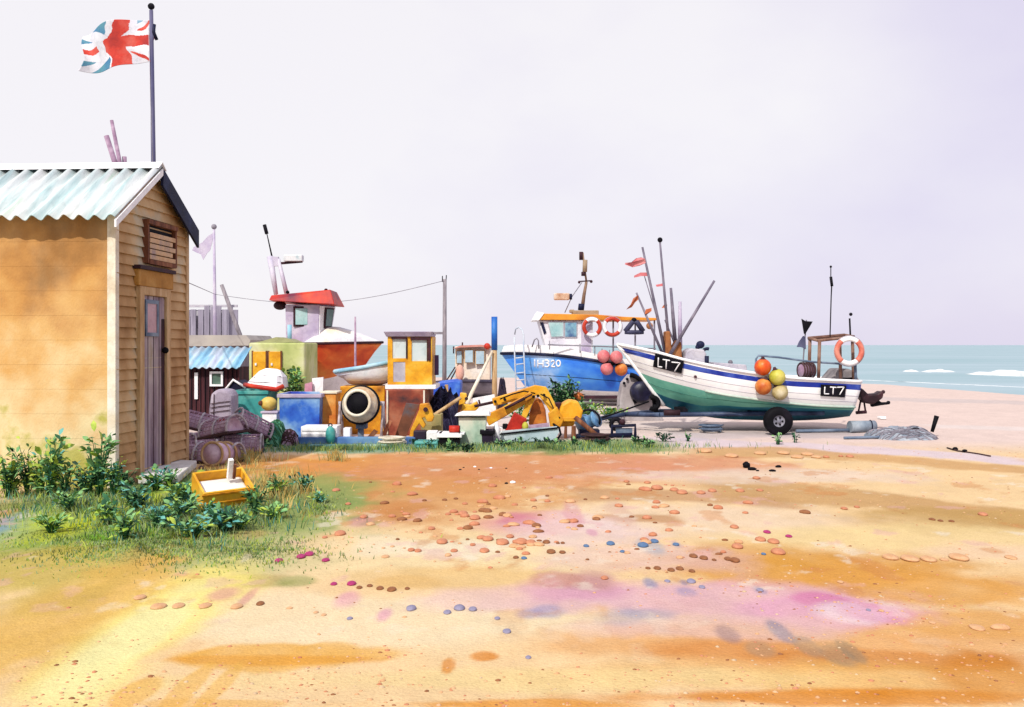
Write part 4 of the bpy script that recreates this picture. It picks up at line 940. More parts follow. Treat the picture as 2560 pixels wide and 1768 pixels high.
MB().lathe([(.0, 0), (.055, 0), (.06, .02), (.06, .16), (.03, .22), (.025, .26), (.0, .26)], (jx, 17.9, .15), n=16).build('jug_body', WHITE, jg)
MB().tube([(jx + .055, 17.9, .32), (jx + .1, 17.9, .3), (jx + .1, 17.9, .24), (jx + .06, 17.9, .2)], .012).build('handle', WHITE, jg)
MB().box((jx, 17.9, .075), (.12, .12, .15)).build('jug_base', GREYL, jg)
# punt
pu = thing('punt', 'flat pale blue punt with dark edges holding a red box', 'punt', (P(1320, 0, 18.4).x, 18.4, 0))
pl_ = lambda a, b: P(a, b, 18.15)
mb = MB(); mb.slab([(1246, 1078), (1392, 1066), (1398, 1080), (1386, 1102), (1262, 1106), (1248, 1096)], 18.15, .035); mb.slab([(1246, 1078), (1392, 1066), (1398, 1080), (1386, 1102), (1262, 1106), (1248, 1096)], 18.7, .035)
q0 = [P(x, y, 18.18) for x, y in ((1250, 1097), (1263, 1104), (1385, 1100))]; mb.add([q0[0], q0[1], q0[2], q0[2] + Vector((0, .53, 0)), q0[1] + Vector((0, .53, 0)), q0[0] + Vector((0, .53, 0))], [(0, 1, 4, 5), (1, 2, 3, 4)])
mb.add([P(1247, 1079, 18.18), P(1250, 1097, 18.18), P(1250, 1097, 18.18) + Vector((0, .53, 0)), P(1247, 1079, 18.18) + Vector((0, .53, 0))], [(0, 1, 2, 3)]); mb.add([P(1391, 1067, 18.18), P(1396, 1080, 18.18), P(1396, 1080, 18.18) + Vector((0, .53, 0)), P(1391, 1067, 18.18) + Vector((0, .53, 0))], [(0, 1, 2, 3)])
mb.build('punt_hull', wash('pale_blue_hull', [(150, 180, 196), (190, 212, 222), (222, 232, 236)], 2, .6), pu)
mb = MB(); mb.tube([P(1245, 1068, 18.13), P(1247, 1082, 18.13), P(1254, 1085, 18.13), P(1394, 1070, 18.13)], .016, 6); mb.build('rubbing_strip', BLACK, pu)
bx2 = MB().slab([(1286, 1032), (1318, 1050), (1298, 1082), (1262, 1078)], 18.3, .3).build('red_box', RED, None, .012); tag(bx2, 'tilted red box lying in the flat pale blue punt', 'box')
tag(MB().slab([(1322, 1064), (1372, 1058), (1374, 1070), (1322, 1077)], 18.3, .1).build('lilac_bar', MAUVE), 'violet grey bar lying across the punt beside the red box', 'bar')
cn = P(1313, 1066, 18.25); tag(MB().ball(cn, .075, 12, (.8, .8, 1.1)).build('small_float', OLIVE), 'small yellow float wedged against the red box in the punt', 'float')
crt = MB().box(P(1263, 1066, 18.35), (.1, .1, .1)).build('engine_part', BLACK, None, .02); tag(crt, 'small black engine part at the left end of the punt', 'engine part')
# back hoe
bh = thing('backhoe_arm', 'folded yellow digger arm with knee and bucket beside the green bin', 'digger', (P(1345, 0, 19.4).x, 19.4, 0))
def beam(mb, a, b, w0, w1, Y, th):
    p, q = P(*a, Y), P(*b, Y); d = (q - p).normalized(); n_ = Vector((-d.z, 0, d.x)); s = Vector((0, th, 0))
    return mb.prism([p + n_ * w0, q + n_ * w1, q - n_ * w1, p - n_ * w0], s)
def cbeam(mb, pts, ws, Y, th):
    c_ = [P(*a, Y) for a in pts]; up_, dn = [], []
    for i, p in enumerate(c_):
        d = (c_[min(i + 1, len(c_) - 1)] - c_[max(i - 1, 0)]).normalized(); n_ = Vector((-d.z, 0, d.x)); up_.append(p + n_ * ws[i]); dn.append(p - n_ * ws[i])
    return mb.prism(up_ + dn[::-1], (0, th, 0))
mb = MB(); cbeam(mb, [(1232, 1006), (1290, 991), (1340, 976), (1356, 978), (1376, 1010), (1392, 1046)], [.075, .09, .1, .11, .085, .06], 19.2, .16); bo = mb.build('boom', YEL, bh, .015)
mb = MB(); cbeam(mb, [(1216, 1052), (1260, 1030), (1312, 1000), (1330, 985)], [.11, .09, .075, .06], 18.95, .14); mb.build('dipper_arm', YELD, bh, .015)
mb = MB(); cbeam(mb, [(1332, 988), (1318, 1020), (1308, 1048)], [.07, .06, .05], 19.0, .12); mb.build('ram_arm', YEL, bh, .012)
mb = MB(); mb.slab([(1342, 994), (1354, 1002), (1364, 1024), (1368, 1062), (1322, 1064), (1324, 1034), (1332, 1010)], 19.22, .3)
bk = mb.build('bucket', wash('rust_yellow', [(150, 78, 32), (206, 118, 44), (226, 152, 60)], 3, .6, k=.85), bh, .03)
mb = MB()
for a, b, y in ((1345, 990, 19.16), (1238, 1004, 19.16), (1262, 999, 19.16), (1378, 1036, 19.16), (1334, 992, 18.96), (1360, 988, 19.16)): mb.tube([P(a, b, y), P(a, b, y - .04)], .03, 10)
mb.build('pivot_pin', BLACK, bh)
mb = MB(); mb.slab([(1398, 1032), (1404, 1012), (1424, 1000), (1446, 1004), (1458, 1028), (1454, 1048), (1436, 1052), (1436, 1066), (1392, 1068), (1386, 1050)], 19.1, .5); mb.build('body_casting', YEL, bh, .04)
mb = MB(); mb.rect(1388, 1044, 1452, 1054, 18.98, .1); mb.build('cross_beam', YELD, bh, .01)
mb = MB(); mb.slab([(1370, 1034), (1392, 1016), (1410, 1050), (1400, 1072), (1376, 1070)], 18.95, .1); mb.build('side_plate', YELD, bh, .02)
mb = MB(); mb.tube([P(1262, 1022, 18.88), P(1312, 996, 18.88)], .03, 8); mb.tube([P(1312, 996, 18.88), P(1330, 986, 18.88)], .016, 8); mb.build('hydraulic_ram', MAROON, bh)
mb = MB(); mb.tube([P(1338, 984, 19.1), P(1310, 978, 19.05), P(1280, 986, 19.1), P(1250, 998, 19.12)], .014, 6); mb.tube([P(1352, 986, 19.1), P(1372, 996, 19.0), P(1388, 1030, 19.0), P(1400, 1046, 18.95)], .014, 6); mb.build('hydraulic_line', BLACK, bh)
mb = MB(); mb.slab([(1382, 1008), (1404, 1006), (1398, 1030), (1388, 1028)], 19.3, .2); mb.build('fuel_tank', MAROON, bh, .02)
for q in ([(1412, 1066), (1418, 1066), (1418, 1096), (1410, 1096)], [(1430, 1066), (1440, 1066), (1440, 1102), (1428, 1102)]): MB().slab(q, 19.02 if q[0][0] < 1420 else 18.6, .12).build('stabiliser_leg', BROWN, bh, .008)
mb = MB(); mb.tube([P(1380, 1058, 19), P(1398, 1070, 18.8), P(1402, 1086, 18.7), P(1392, 1100, 18.7)], .022, 8); mb.tube([P(1386, 1060, 19), P(1390, 1080, 18.8), P(1382, 1106, 18.6)], .018, 8); mb.build('hydraulic_hose', BLACK, bh)
mb = MB(); mb.tube([P(1232, 1006, 19.28), P(1186, 1016, 19.28)], .028, 8); mb.build('ram_rod', MAROON, bo)
# small yellow winch head with wooden pole
yh = thing('deck_winch', 'small yellow winch head before the navy net heap', 'winch', (P(1150, 0, 19.5).x, 19.5, 0))
MB().slab([(1150, 982), (1166, 984), (1168, 1000), (1160, 1010), (1176, 1012), (1192, 1004), (1198, 1018), (1188, 1028), (1152, 1030), (1146, 1018)], 19.4, .2).build('winch_casting', YEL, yh, .02)
mb = MB(); mb.slab([(1152, 1030), (1170, 1030), (1174, 1092), (1148, 1092)], 19.45, .12); mb.slab([(1147, 1012), (1156, 1010), (1152, 1034), (1143, 1034)], 19.36, .05); mb.build('pedestal', BROWN, yh)
mb = MB(); mb.tube([P(1166, 997, 19.4), P(1166, 997, 19.34)], .035); mb.tube([P(1197, 1008, 19.5), P(1201, 1007, 19.5)], .06); mb.build('roller', MAROON, yh)
tag(MB().tube([P(1064, 1052, 19.1), P(1152, 994, 19.25)], .035, 8).build('wooden_spar', TANW), 'pale wooden spar propped from the hoist leg to the yellow winch head', 'spar')

# ------------------------------------------------------------------ post with blue top, leaning poles, far boat
bp_ = thing('mooring_post', 'tan wooden post with bright blue upper half', 'post', (P(1236, 0, 24).x, 24, 0))
MB().tube([Vector((P(1237, 0, 24).x, 24, 0)), P(1236, 874, 24)], .065, 12).build('shaft', TANW, bp_)
MB().tube([P(1236, 875, 24), P(1236, 792, 24)], .075, 12).build('blue_sleeve', wash('blue_sleeve', [(24, 90, 190), (60, 140, 224)], 2, .5), bp_)
tag(MB().tube([Vector((P(1150, 0, 23.0).x, 23.0, 0)), P(1178, 985, 23.2), P(1231, 878, 23.9)], [.045, .045, .03], 8).build('leaning_pole', CREAM), 'cream pole leaning against the blue topped post', 'pole')
fbm_b = thing('fishing_boat', 'distant pale grey boat with cream and pink wheelhouse behind the wooden post', 'boat', (P(1170, 0, 34).x, 34, 0))
st = [[(1078, 958, .05), (1082, 975, .04), (1086, 1000, .03)], [(1120, 954, .8), (1120, 975, .6), (1120, 994, .05)], [(1180, 953, 1.1), (1180, 978, .9), (1180, 996, .05)], [(1240, 954, 1.0), (1240, 980, .9), (1238, 996, .05)]]
hm, near, far = hull_mesh(st, 34, [0, 0], 5, .05); hm.build('hull', [wash('pale_grey_hull', [(112, 108, 122), (150, 146, 160), (190, 186, 196)], 2, .7)], fbm_b)
mb = MB(); mb.tube([r_[0] for r_ in near], .06, 6); mb.build('gunwale', wash('dark_gunwale', [(50, 44, 64), (80, 74, 96)], 3, .6), fbm_b)
PINKC = wash('pinkish_cream', [(240, 206, 182), (248, 230, 210), (250, 244, 238)], 1.6, .6, k=.84)
fw = plan_prism(MB(), [(1138, 33.5), (1225, 33.3), (1228, 34.6), (1140, 34.8)], 866, 958).build('wheelhouse', PINKC, fbm_b, .02)
for (a, b, c_, e) in ((1142, 878, 1154, 908), (1163, 876, 1182, 906), (1190, 878, 1210, 910)):
    mb = MB(); quad_on(mb, *wpane(a - 2, b - 2, c_ + 2, e + 2, 33.28 if a > 1150 else 33.4), .05, ny); wx_ = mb.build('window', TANW, fbm_b)
    mb = MB(); quad_on(mb, *wpane(a, b, c_, e, 33.22 if a > 1150 else 33.34), .02, ny); mb.build('pane', wash('blue_glass', [(170, 206, 226), (206, 226, 238)], 2, .2, .02), wx_)
mb = MB(); z_ = P(0, 866, 33.3).z; mb.prism([P(1132, 872, 33.1), P(1150, 864, 33.1), P(1200, 862, 33.1), P(1228, 866, 33.1), P(1228, 870, 33.1), P(1200, 867, 33.1), P(1150, 869, 33.1)], (0, 1.8, 0)); mb.build('wheelhouse_roof', wash('pink_roof_paint', [(206, 130, 120), (232, 170, 156)], 3, .6), fbm_b)
mb = MB(); mb.ball(P(1218, 866, 33), .11); mb.build('roof_lamp', RED, fbm_b)
mb = MB(); mb.ball(P(1150, 932, 33.0), .2, 12, (.7, .7, 1.35)); mb.build('hanging_fender', wash('salmon_fender', [(232, 170, 150), (244, 200, 184)], 3, .5), fbm_b)
mb = MB()
for a, b, c_, e in ((1112, 958, 1138, 918), (1122, 958, 1142, 922), (1134, 884, 1134, 866), (1156, 866, 1156, 856)): mb.tube([P(a, b, 33.2), P(c_, e, 33.2)], .025, 6)
mb.build('handrail', ROPE, fbm_b)
cv = thing('covered_stack', 'bright blue tarpaulin over a low stack before the far grey boat', 'tarpaulin', (P(1116, 0, 29).x, 29.5, 0))
mb = MB(); mb.slab([(1082, 1018), (1084, 962), (1098, 955), (1136, 950), (1152, 954), (1150, 1018)], 29, 1.1); mb.build('tarpaulin', wash('blue_tarpaulin', [(24, 60, 180), (50, 100, 216), (90, 146, 232)], 2, .5), cv, .05)
heap('net_heap', 'small dark bundle of nets right of the wooden post', 'nets', 1242, 1270, 952, 27.5, .6, wash('violet_black_net', [(30, 22, 44), (56, 46, 70)], 7, .95, .6, k=.9), 9, nb=8)

# ------------------------------------------------------------------ blue boat
bb = thing('fishing_boat', 'blue hulled boat with white wheelhouse and painted number IH320', 'boat', (P(1450, 0, 30).x, 30, 0))
st = [[(1260, 865, .05), (1252, 884, .05), (1312, 966, .04), (1320, 985, .03)], [(1306, 862, .6), (1306, 884, .58), (1345, 969, .42), (1350, 990, .05)],
      [(1393, 866, 1.1), (1393, 889, 1.08), (1400, 973, .92), (1400, 998, .05)], [(1465, 880, 1.35), (1465, 898, 1.32), (1470, 976, 1.2), (1470, 1003, .05)],
      [(1530, 893, 1.45), (1530, 909, 1.42), (1535, 979, 1.32), (1535, 1006, .05)], [(1610, 904, 1.45), (1610, 919, 1.42), (1610, 981, 1.34), (1610, 1007, .05)], [(1690, 908, 1.4), (1690, 922, 1.36), (1688, 981, 1.1), (1685, 1007, .05)]]
HB = wash('blue_hull_paint', [(28, 66, 206), (52, 124, 232), (92, 164, 242), (180, 210, 246)], .7, .4, .08, edge=.05, stretch=(.8, 1, 1.5), k=1.0)
hm, near, far = hull_mesh(st, 30, [0, 1, 2], 6, .12); bvb = hm.bvh(); hm.build('hull', [WHITE, HB, WHITE], bb)
for f in (.62,):
    MB().tube([r_[1].lerp(r_[2], f) + Vector((0, -.004, 0)) for r_ in near[1:]], .008, 5).build('plank_seam', NAVY, bb)
mb = MB(); mb.tube([r_[1] + Vector((0, -.02, 0)) for r_ in near], .045, 6); mb.tube([r_[1] + Vector((0, .02, 0)) for r_ in far], .045, 6); mb.build('rubbing_strake', NAVY, bb)
mb = MB(); letters(mb, bvb, [('I', 1335, 899, 1339, 917, 0), ('H', 1345, 900, 1358, 918, .05), ('3', 1362, 900, 1374, 917, .05), ('2', 1378, 901, 1388, 917, .05), ('0', 1391, 901, 1401, 916, 0)], .022); mb.build('hull_number', WHITE, bb)
Yc_ = 29.1
wb = MB(); wb.prism([P(1346, 801, Yc_), P(1482, 801, Yc_), P(1482, 884, Yc_), P(1366, 872, Yc_), P(1364, 868, Yc_)], (0, 1.8, 0)); wh2 = wb.build('wheelhouse', wash('white_wheelhouse', [(216, 212, 230), (240, 238, 246), (250, 250, 252)], 1.5, .5, k=.84), bb, .02)
for (p4, mm) in (([(1371, 806), (1408, 806), (1408, 841), (1379, 842)], GLASS), ([(1413, 807), (1441, 807), (1441, 842), (1413, 842)], wash('blue_dark_glass', [(70, 120, 190), (140, 190, 210), (30, 60, 140)], 3, .2, .02, .5))):
    cx_ = sum(a for a, b in p4) / 4; cy_ = sum(b for a, b in p4) / 4
    mb = MB(); mb.prism([P(cx_ + (a - cx_) * 1.13, cy_ + (b - cy_) * 1.13, Yc_ - .001) for a, b in p4], (0, -.03, 0)); wn = mb.build('window', GREYL, bb)
    mb = MB(); mb.prism([P(a, b, Yc_ - .031) for a, b in p4], (0, -.012, 0)); mb.build('pane', mm, wn)
mb = MB(); mb.prism([P(1350, 806, Yc_ - .001), P(1358, 806, Yc_ - .001), P(1366, 832, Yc_ - .001), P(1360, 836, Yc_ - .001)], (0, -.03, 0)); mb.build('corner_window', NAVY, wh2)
mb = MB(); mb.rect(1453, 806, 1478, 880, Yc_ - .02, .02); mb.build('side_door', LILAC, wh2)
rf2 = MB(); rf2.prism([P(1344, 800, Yc_ - .12), P(1360, 784, Yc_ - .12), P(1498, 787, Yc_ - .12), P(1560, 792, Yc_ - .12), P(1642, 795, Yc_ - .12), P(1642, 801, Yc_ - .12), P(1560, 801, Yc_ - .12)], (0, 2.05, 0)); rf2 = rf2.build('roof', wash('orange_roof_paint', [(206, 116, 34), (240, 160, 50), (236, 148, 60)], 1.2, .5, k=.85), bb, .015)
mb = MB(); mb.prism([P(1330, 801, Yc_ - .15), P(1342, 779, Yc_ - .15), P(1361, 783, Yc_ - .15), P(1348, 801, Yc_ - .15)], (0, 2.1, 0)); mb.build('visor', WHITE, rf2, .01)
mb = MB(); mb.rect(1432, 776, 1497, 790, Yc_ + .2, .7); mb.rect(1424, 774, 1436, 782, Yc_ + .3, .2); rd = mb.build('roof_box', wash('tan_box_paint', [(160, 136, 110), (190, 166, 136)], 3, .6), rf2, .02)
mb = MB(); mb.tube([P(1455, 776, Yc_ + .6), P(1460, 738, Yc_ + .6), P(1466, 705, Yc_ + .6)], [.06, .05, .04], 8); mb.tube([P(1466, 705, Yc_ + .6), P(1461, 668, Yc_ + .6), P(1457, 632, Yc_ + .6)], [.03, .03, .025], 8)
mst = mb.build('mast', wash('brown_mast', [(120, 92, 76), (166, 134, 110)], 3, .7), bb)
mb = MB(); mb.tube([P(1446, 704, Yc_ + .6), P(1480, 702, Yc_ + .6)], .02, 6); mb.ball(P(1448, 706, Yc_ + .6), .04); mb.ball(P(1478, 704, Yc_ + .6), .045); mb.build('crosstree', MAROON, mst)
MB().tube([P(1459, 690, Yc_ + .6), P(1459, 680, Yc_ + .6)], .07, 8).build('mast_collar', MAROON, mst); MB().tube([P(1453, 650, Yc_ + .6), P(1453, 630, Yc_ + .6)], .06, 8).build('masthead_lamp', MAROON, mst); MB().tube([P(1452, 776, Yc_ + .58), P(1454, 760, Yc_ + .58)], .09, 8).build('mast_foot', NAVY, mst)
mb = MB(); mb.tube([P(1462, 680, Yc_ + .58), P(1463, 650, Yc_ + .58)], .07, 8); mb.build('radar_reflector', wash('tan_box_paint', [], 1), mst)
mb = MB(); mb.tube([P(1412, 782, Yc_ + .6), P(1430, 742, Yc_ + .6), P(1455, 706, Yc_ + .6)], .014, 5); mb.tube([P(1430, 742, Yc_ + .6), P(1424, 743, Yc_ + .6)], .02, 5); mb.build('stay_wire', GREYM, mst)
mb = MB(); mb.rect(1385, 733, 1424, 750, Yc_ + .5, .22); lmp = mb.build('floodlight', wash('lamp_tan', [(176, 120, 86), (226, 190, 160), (240, 226, 214)], 5, .5), mst, .03)
MB().tube([P(1424, 742, Yc_ + .6), P(1430, 742, Yc_ + .6)], .09, 12).build('lamp_end', NAVY, mst)
mb = MB()
for x in (1533, 1588, 1636): mb.tube([P(x, 800, Yc_), P(x, 905, Yc_)], .025, 6)
mb.tube([P(1370, 862, 28.7), P(1500, 866, 28.6), P(1640, 872, 28.6)], .018, 6)
for x, y in ((1374, 870), (1450, 878), (1487, 884), (1505, 890), (1524, 893), (1545, 896)): mb.tube([P(x, y - 18, 28.65), P(x, y + 4, 28.6)], .015, 5)
mb.tube([P(1330, 868, 29), P(1336, 850, 29), P(1342, 846, 29), P(1346, 852, 29), P(1347, 872, 29)], .02, 6)
mb.build('guard_rail', GREYM, bb)
def lifebuoy(c, Rr, r, label, red, white, rot, group, ax=(0, -1, 0)):
    t = thing('lifebuoy', label, 'lifebuoy', c - Vector((0, 0, Rr + r)), group); mb = MB()
    mw = MB()
    for k in range(4): pass
    mw.torus(c, Rr, r * .95, ax, n=40); mw.build('ring', white, t)
    for k in range(2): MB().torus(c, Rr, r, ax, rot + 180 * k - 52, rot + 180 * k + 52, 48).build('ring_band', red, t)
    g = MB(); g.torus(c, Rr + r * 1.1, .008, ax, n=32, m=5); g.build('grab_line', GREYL, t); return t
LRED = wash('lifebuoy_red', [(176, 44, 26), (206, 68, 44)], 4, .5, k=.9)
lifebuoy(P(1480, 818, Yc_ - .2), .235, .055, 'red and white lifebuoy on the blue boat nearest its wheelhouse door', LRED, WHITE, 0, 'lifebuoys under the orange canopy')
lifebuoy(P(1531, 817, Yc_ - .2), .235, .055, 'red and white lifebuoy between another lifebuoy and the dark triangle', LRED, WHITE, 90, 'lifebuoys under the orange canopy')
tf = thing('triangular_fender', 'dark navy triangular frame hanging from the orange canopy', 'fender', P(1585, 834, Yc_ - .2))
mb = MB(); mb.tube([P(1563, 829, Yc_ - .2), P(1582, 805, Yc_ - .2), P(1592, 805, Yc_ - .2), P(1608, 829, Yc_ - .2)], .075, 10); mb.tube([P(1562, 830, Yc_ - .2), P(1574, 831, Yc_ - .2), P(1597, 831, Yc_ - .2), P(1609, 830, Yc_ - .2)], .065, 10); mb.build('frame', wash('slate_navy', [(40, 42, 70), (70, 72, 104)], 4, .6, k=.9), tf)
MB().ball(P(1585, 801, Yc_ - .2), .08, 10).build('hook', BLACK, tf)
def buoy(c, r, mat, label, group, up_=Vector((0, 0, 1)), cap=BLACK, nm='buoy'):
    t = thing(nm, label, 'buoy', c - Vector((0, 0, r)), group); MB().ball(c, r, 18).build('ball', mat, t)
    MB().lathe([(.0, r * 1.28), (r * .16, r * 1.26), (r * .22, r * 1.05), (r * .42, r * .9), (r * .5, r * .8)], c, up_, 12).build('neck', cap, t)
    return t
buoy(P(1624, 815, Yc_ - .2), .1, wash('brown_orange_float', [(160, 100, 60), (196, 134, 88), (230, 190, 150)], 5, .5), 'small brown orange float beside the triangular frame', 'floats on the blue boat', Vector((0, 0, 1)))
def hull_near(bv, px, py, r):
    h = hit(bv, px, py); return P(px, py, (h.y if h else 28.5) - r)
for (x, y, m_, lb, u_) in ((1509, 891, PINKB, 'upper left pink buoy of the cluster on the blue boat', (.5, 0, -.8)), (1541, 893, PINKB, 'upper right pink buoy of the cluster on the blue boat', (-.5, 0, -.8)), (1517, 922, PINKB, 'lower left pink buoy of the cluster on the blue boat', (.7, 0, .5)), (1553, 924, ORB, 'orange buoy lowest right in the cluster on the blue boat', (-.5, 0, .8))):
    buoy(hull_near(bvb, x, y, .19), .185, m_, lb, 'buoys hung on the blue hull', Vector(u_).normalized())
ld = thing('ladder', 'pale ladder with hooped top leaning on the blue bow', 'ladder', (P(1300, 0, 28.6).x, 28.5, 0))
for xa_, xt in ((1288, 1286), (1312, 1309)):
    mb = MB(); mb.tube([Vector((P(xa_ + 4, 0, 28.2).x, 28.2, 0)), P(xt, 870, 28.9)] + ([P(xt, 838, 28.9), P(xt - 4, 824, 29.0), P(xt - 12, 818, 29.1), P(xt - 20, 823, 29.2), P(xt - 22, 836, 29.3)] if xt > 1300 else [P(xt, 842, 28.9)]), .022, 6); mb.build('stile', wash('ladder_paint', [(180, 200, 226), (226, 234, 244)], 3, .5), ld)
for y in (896, 912, 934, 952, 972, 992):
    f = (y - 870) / (1010 - 870.0); Yr = 28.9 - .6 * f; MB().tube([P(1286 + 3 * f, y, Yr), P(1310 + 3 * f, y - 3, Yr)], .02, 6).build('rung', wash('ladder_paint', [], 1), ld)
tag(MB().rect(1452, 990, 1548, 997, 27.6, .25).build('keel_timber', MAROON), 'dark maroon timber under the blue boat beside the green bush', 'timber')
for x in (1420, 1600): tag(MB().box((P(x, 0, 29.8).x, 29.8, .1), (.3, 1.6, .2)).build('keel_block', BROWN), 'low wooden block under the blue boat keel', 'block', 'blocks under the blue boat')
# ------------------------------------------------------------------ white and teal boat LT7 on its trolley
YL = 21.0
lt = thing('fishing_boat', 'white and teal boat LT7 with blue stripe on a beach trolley', 'boat', (P(1850, 0, YL).x, YL, 0))
st = [[(1545, 862, .05), (1551, 868, .05), (1560, 881, .05), (1598, 931, .04), (1632, 978, .03), (1660, 1014, .03)],
      [(1633, 880, .5), (1633, 888, .5), (1634, 901, .49), (1650, 949, .42), (1676, 996, .2), (1704, 1031, .04)],
      [(1711, 901, .76), (1711, 909, .76), (1711, 922, .74), (1740, 972, .68), (1752, 1014, .42), (1772, 1043, .04)],
      [(1790, 918, .9), (1790, 926, .9), (1790, 938, .88), (1800, 985, .85), (1805, 1014, .56), (1816, 1048, .04)],
      [(1863, 931, .95), (1863, 938, .95), (1863, 950, .94), (1864, 995, .91), (1866, 1018, .68), (1868, 1050, .04)],
      [(1969, 945, .96), (1969, 952, .96), (1969, 965, .95), (1969, 1008, .92), (1969, 1019, .76), (1969, 1052, .04)],
      [(2060, 951, .92), (2060, 957, .92), (2060, 970, .91), (2056, 1015, .88), (2055, 1023, .72), (2052, 1049, .04)],
      [(2154, 955, .8), (2153, 962, .8), (2151, 976, .79), (2138, 1018, .76), (2134, 1026, .6), (2124, 1041, .04)]]
HW = wash('white_hull_paint', [(238, 230, 238), (250, 247, 250), (253, 252, 253)], 1.1, .4, .08, edge=.05, k=1.0)
HS = wash('blue_stripe_paint', [(12, 28, 120), (28, 54, 160), (90, 116, 206)], 1.6, .4, .08, k=.9)
HT = wash('teal_hull_paint', [(70, 152, 138), (118, 192, 168), (44, 134, 144)], .8, .45, .1, edge=.06, k=1.0)
HN = wash('navy_antifoul', [(20, 72, 104), (32, 112, 136), (60, 150, 156)], .8, .6, .15, k=1.0)
hm, near, far = hull_mesh(st, YL, [0, 1, 0, 2, 3], 6, .1); bvl = hm.bvh()
lth = hm.build('hull', [HW, HS, HT, HN], lt)
for l, f in ((2, .36), (2, .7), (3, .5)):
    MB().tube([r_[l].lerp(r_[l + 1], f) + Vector((0, -.002, 0)) for r_ in near[1:]], .006, 5).build('plank_seam', GREYL if l == 2 else wash('seam_green', [(40, 110, 104), (70, 140, 124)], 3), lt)
mb = MB(); mb.tube([r_[0] + Vector((0, -.015, .01)) for r_ in near], .032, 6); mb.tube([r_[0] + Vector((0, .015, .01)) for r_ in far], .032, 6); mb.tube([near[0][0], near[0][2], near[0][3], near[0][4], near[0][5]], .04, 8); mb.build('gunwale', WHITE, lt)
mb = MB(); mb.tube([r_[3] + Vector((0, -.01, 0)) for r_ in near[14:]], .022, 6); mb.build('spray_rail', wash('pale_sea_green', [(176, 206, 196), (214, 228, 214)], 2, .5), lt)
def plate_on(bv, q, off, name, mat, parent):
    nx_, ny_ = 8, 4; vs = []; 
    for o in (off, .002):
        for j in range(ny_ + 1):
            for i in range(nx_ + 1):
                u, v = i / nx_, j / ny_; a = [(q[0][k] * (1 - u) + q[1][k] * u) * (1 - v) + (q[3][k] * (1 - u) + q[2][k] * u) * v for k in (0, 1)]
                vs.append(hit(bv, a[0], a[1], o) or P(a[0], a[1], YL - .9))
    m_ = (nx_ + 1) * (ny_ + 1); mb = MB(); fs = []
    for j in range(ny_):
        for i in range(nx_):
            a = j * (nx_ + 1) + i; fs.append((a, a + nx_ + 1, a + nx_ + 2, a + 1)); 
    rim = [i for i in range(nx_ + 1)] + [j * (nx_ + 1) + nx_ for j in range(1, ny_ + 1)] + [ny_ * (nx_ + 1) + i for i in range(nx_ - 1, -1, -1)] + [j * (nx_ + 1) for j in range(ny_ - 1, 0, -1)]
    for k in range(len(rim)): a, b = rim[k], rim[(k + 1) % len(rim)]; fs.append((a, b, b + m_, a + m_))
    mb.add(vs, fs); return mb, mb.build(name, mat, parent)
p1, po = plate_on(bvl, [(1638, 884), (1710, 903), (1704, 934), (1632, 917)], .05, 'number_plate', BLACK, lt)
mb = MB(); letters(mb, p1.bvh(), [('L', 1645, 894, 1656, 917, .15), ('T', 1657, 899, 1675, 922, .12), ('7', 1679, 905, 1700, 928, .12)], .013); mb.build('plate_letter', WHITE, po)
p2, po2 = plate_on(bvl, [(2052, 961), (2116, 964), (2112, 994), (2051, 990)], .05, 'number_plate', BLACK, lt)
mb = MB(); letters(mb, p2.bvh(), [('L', 2061, 967, 2073, 985, .05), ('T', 2075, 968, 2091, 986, .03), ('7', 2093, 968, 2110, 987, .0)], .012); mb.build('plate_letter', WHITE, po2)
mb = MB(); h = hit(bvl, 1738, 942, 0.0); mb.tube([h, h - Vector((0, .03, 0))], .03, 10); mb.build('drain_fitting', MAROON, lt)
# deck fittings of the boat itself
mb = MB(); zd = lambda px, py, Y=YL: P(px, py, Y)
for a in ((2022, 848, 955, 20.5), (2046, 852, 955, 20.2), (2102, 842, 958, 20.35), (2134, 842, 958, 20.5)):
    mb.tube([P(a[0], a[2], a[3]), P(a[0] + 3 if a[0] < 2050 else a[0] - 3, a[1], a[3])], .035, 8)
mb.tube([P(2020, 846, 20.5), P(2112, 838, 20.55)], .035, 8); mb.tube([P(2044, 852, 20.2), P(2136, 842, 20.4)], .03, 8); mb.tube([P(2022, 846, 20.5), P(2046, 852, 20.2)], .03, 8); mb.tube([P(2112, 838, 20.55), P(2136, 842, 20.45)], .03, 8)
mb.build('gantry', wash('brown_gantry', [(96, 60, 52), (140, 104, 88), (170, 140, 124)], 4, .7), lt)
mb = MB(); mb.tube([P(1889, 930, 20.4), P(1890, 898, 20.4), P(1896, 889, 20.4), P(1950, 894, 20.4), P(2030, 905, 20.35), P(2136, 912, 20.3)], .022, 8); mb.tube([P(2138, 912, 20.3), P(2140, 955, 20.3)], .03, 8); mb.build('guard_rail', STEELB, lt)
mb = MB(); mb.slab([(1711, 908), (1716, 878), (1728, 871), (1760, 874), (1766, 884), (1768, 922), (1740, 914)], 20.6, .6); eb = mb.build('engine_box', GREYL, lt, .03)
mb = MB(); mb.torus(P(1768, 884, 20.7), .1, .035, (0, 1, 0), -70, 110); mb.ball(P(1751, 862, 20.7), .09, 10, (1, 1, .9)); mb.ball(P(1744, 868, 20.7), .05, 8); mb.tube([P(1767, 890, 20.6), P(1767, 918, 20.6)], .045, 8); mb.build('hauler_wheel', NAVY, eb)
mb = MB(); mb.slab([(1784, 918), (1786, 906), (1866, 912), (1870, 936), (1800, 930)], 20.5, .7); hb_ = mb.build('hatch_cover', GREYL, lt, .02)
mb = MB(); mb.ball(P(1826, 906, 20.7), .05, 8); mb.build('hatch_knob', GREYM, hb_)
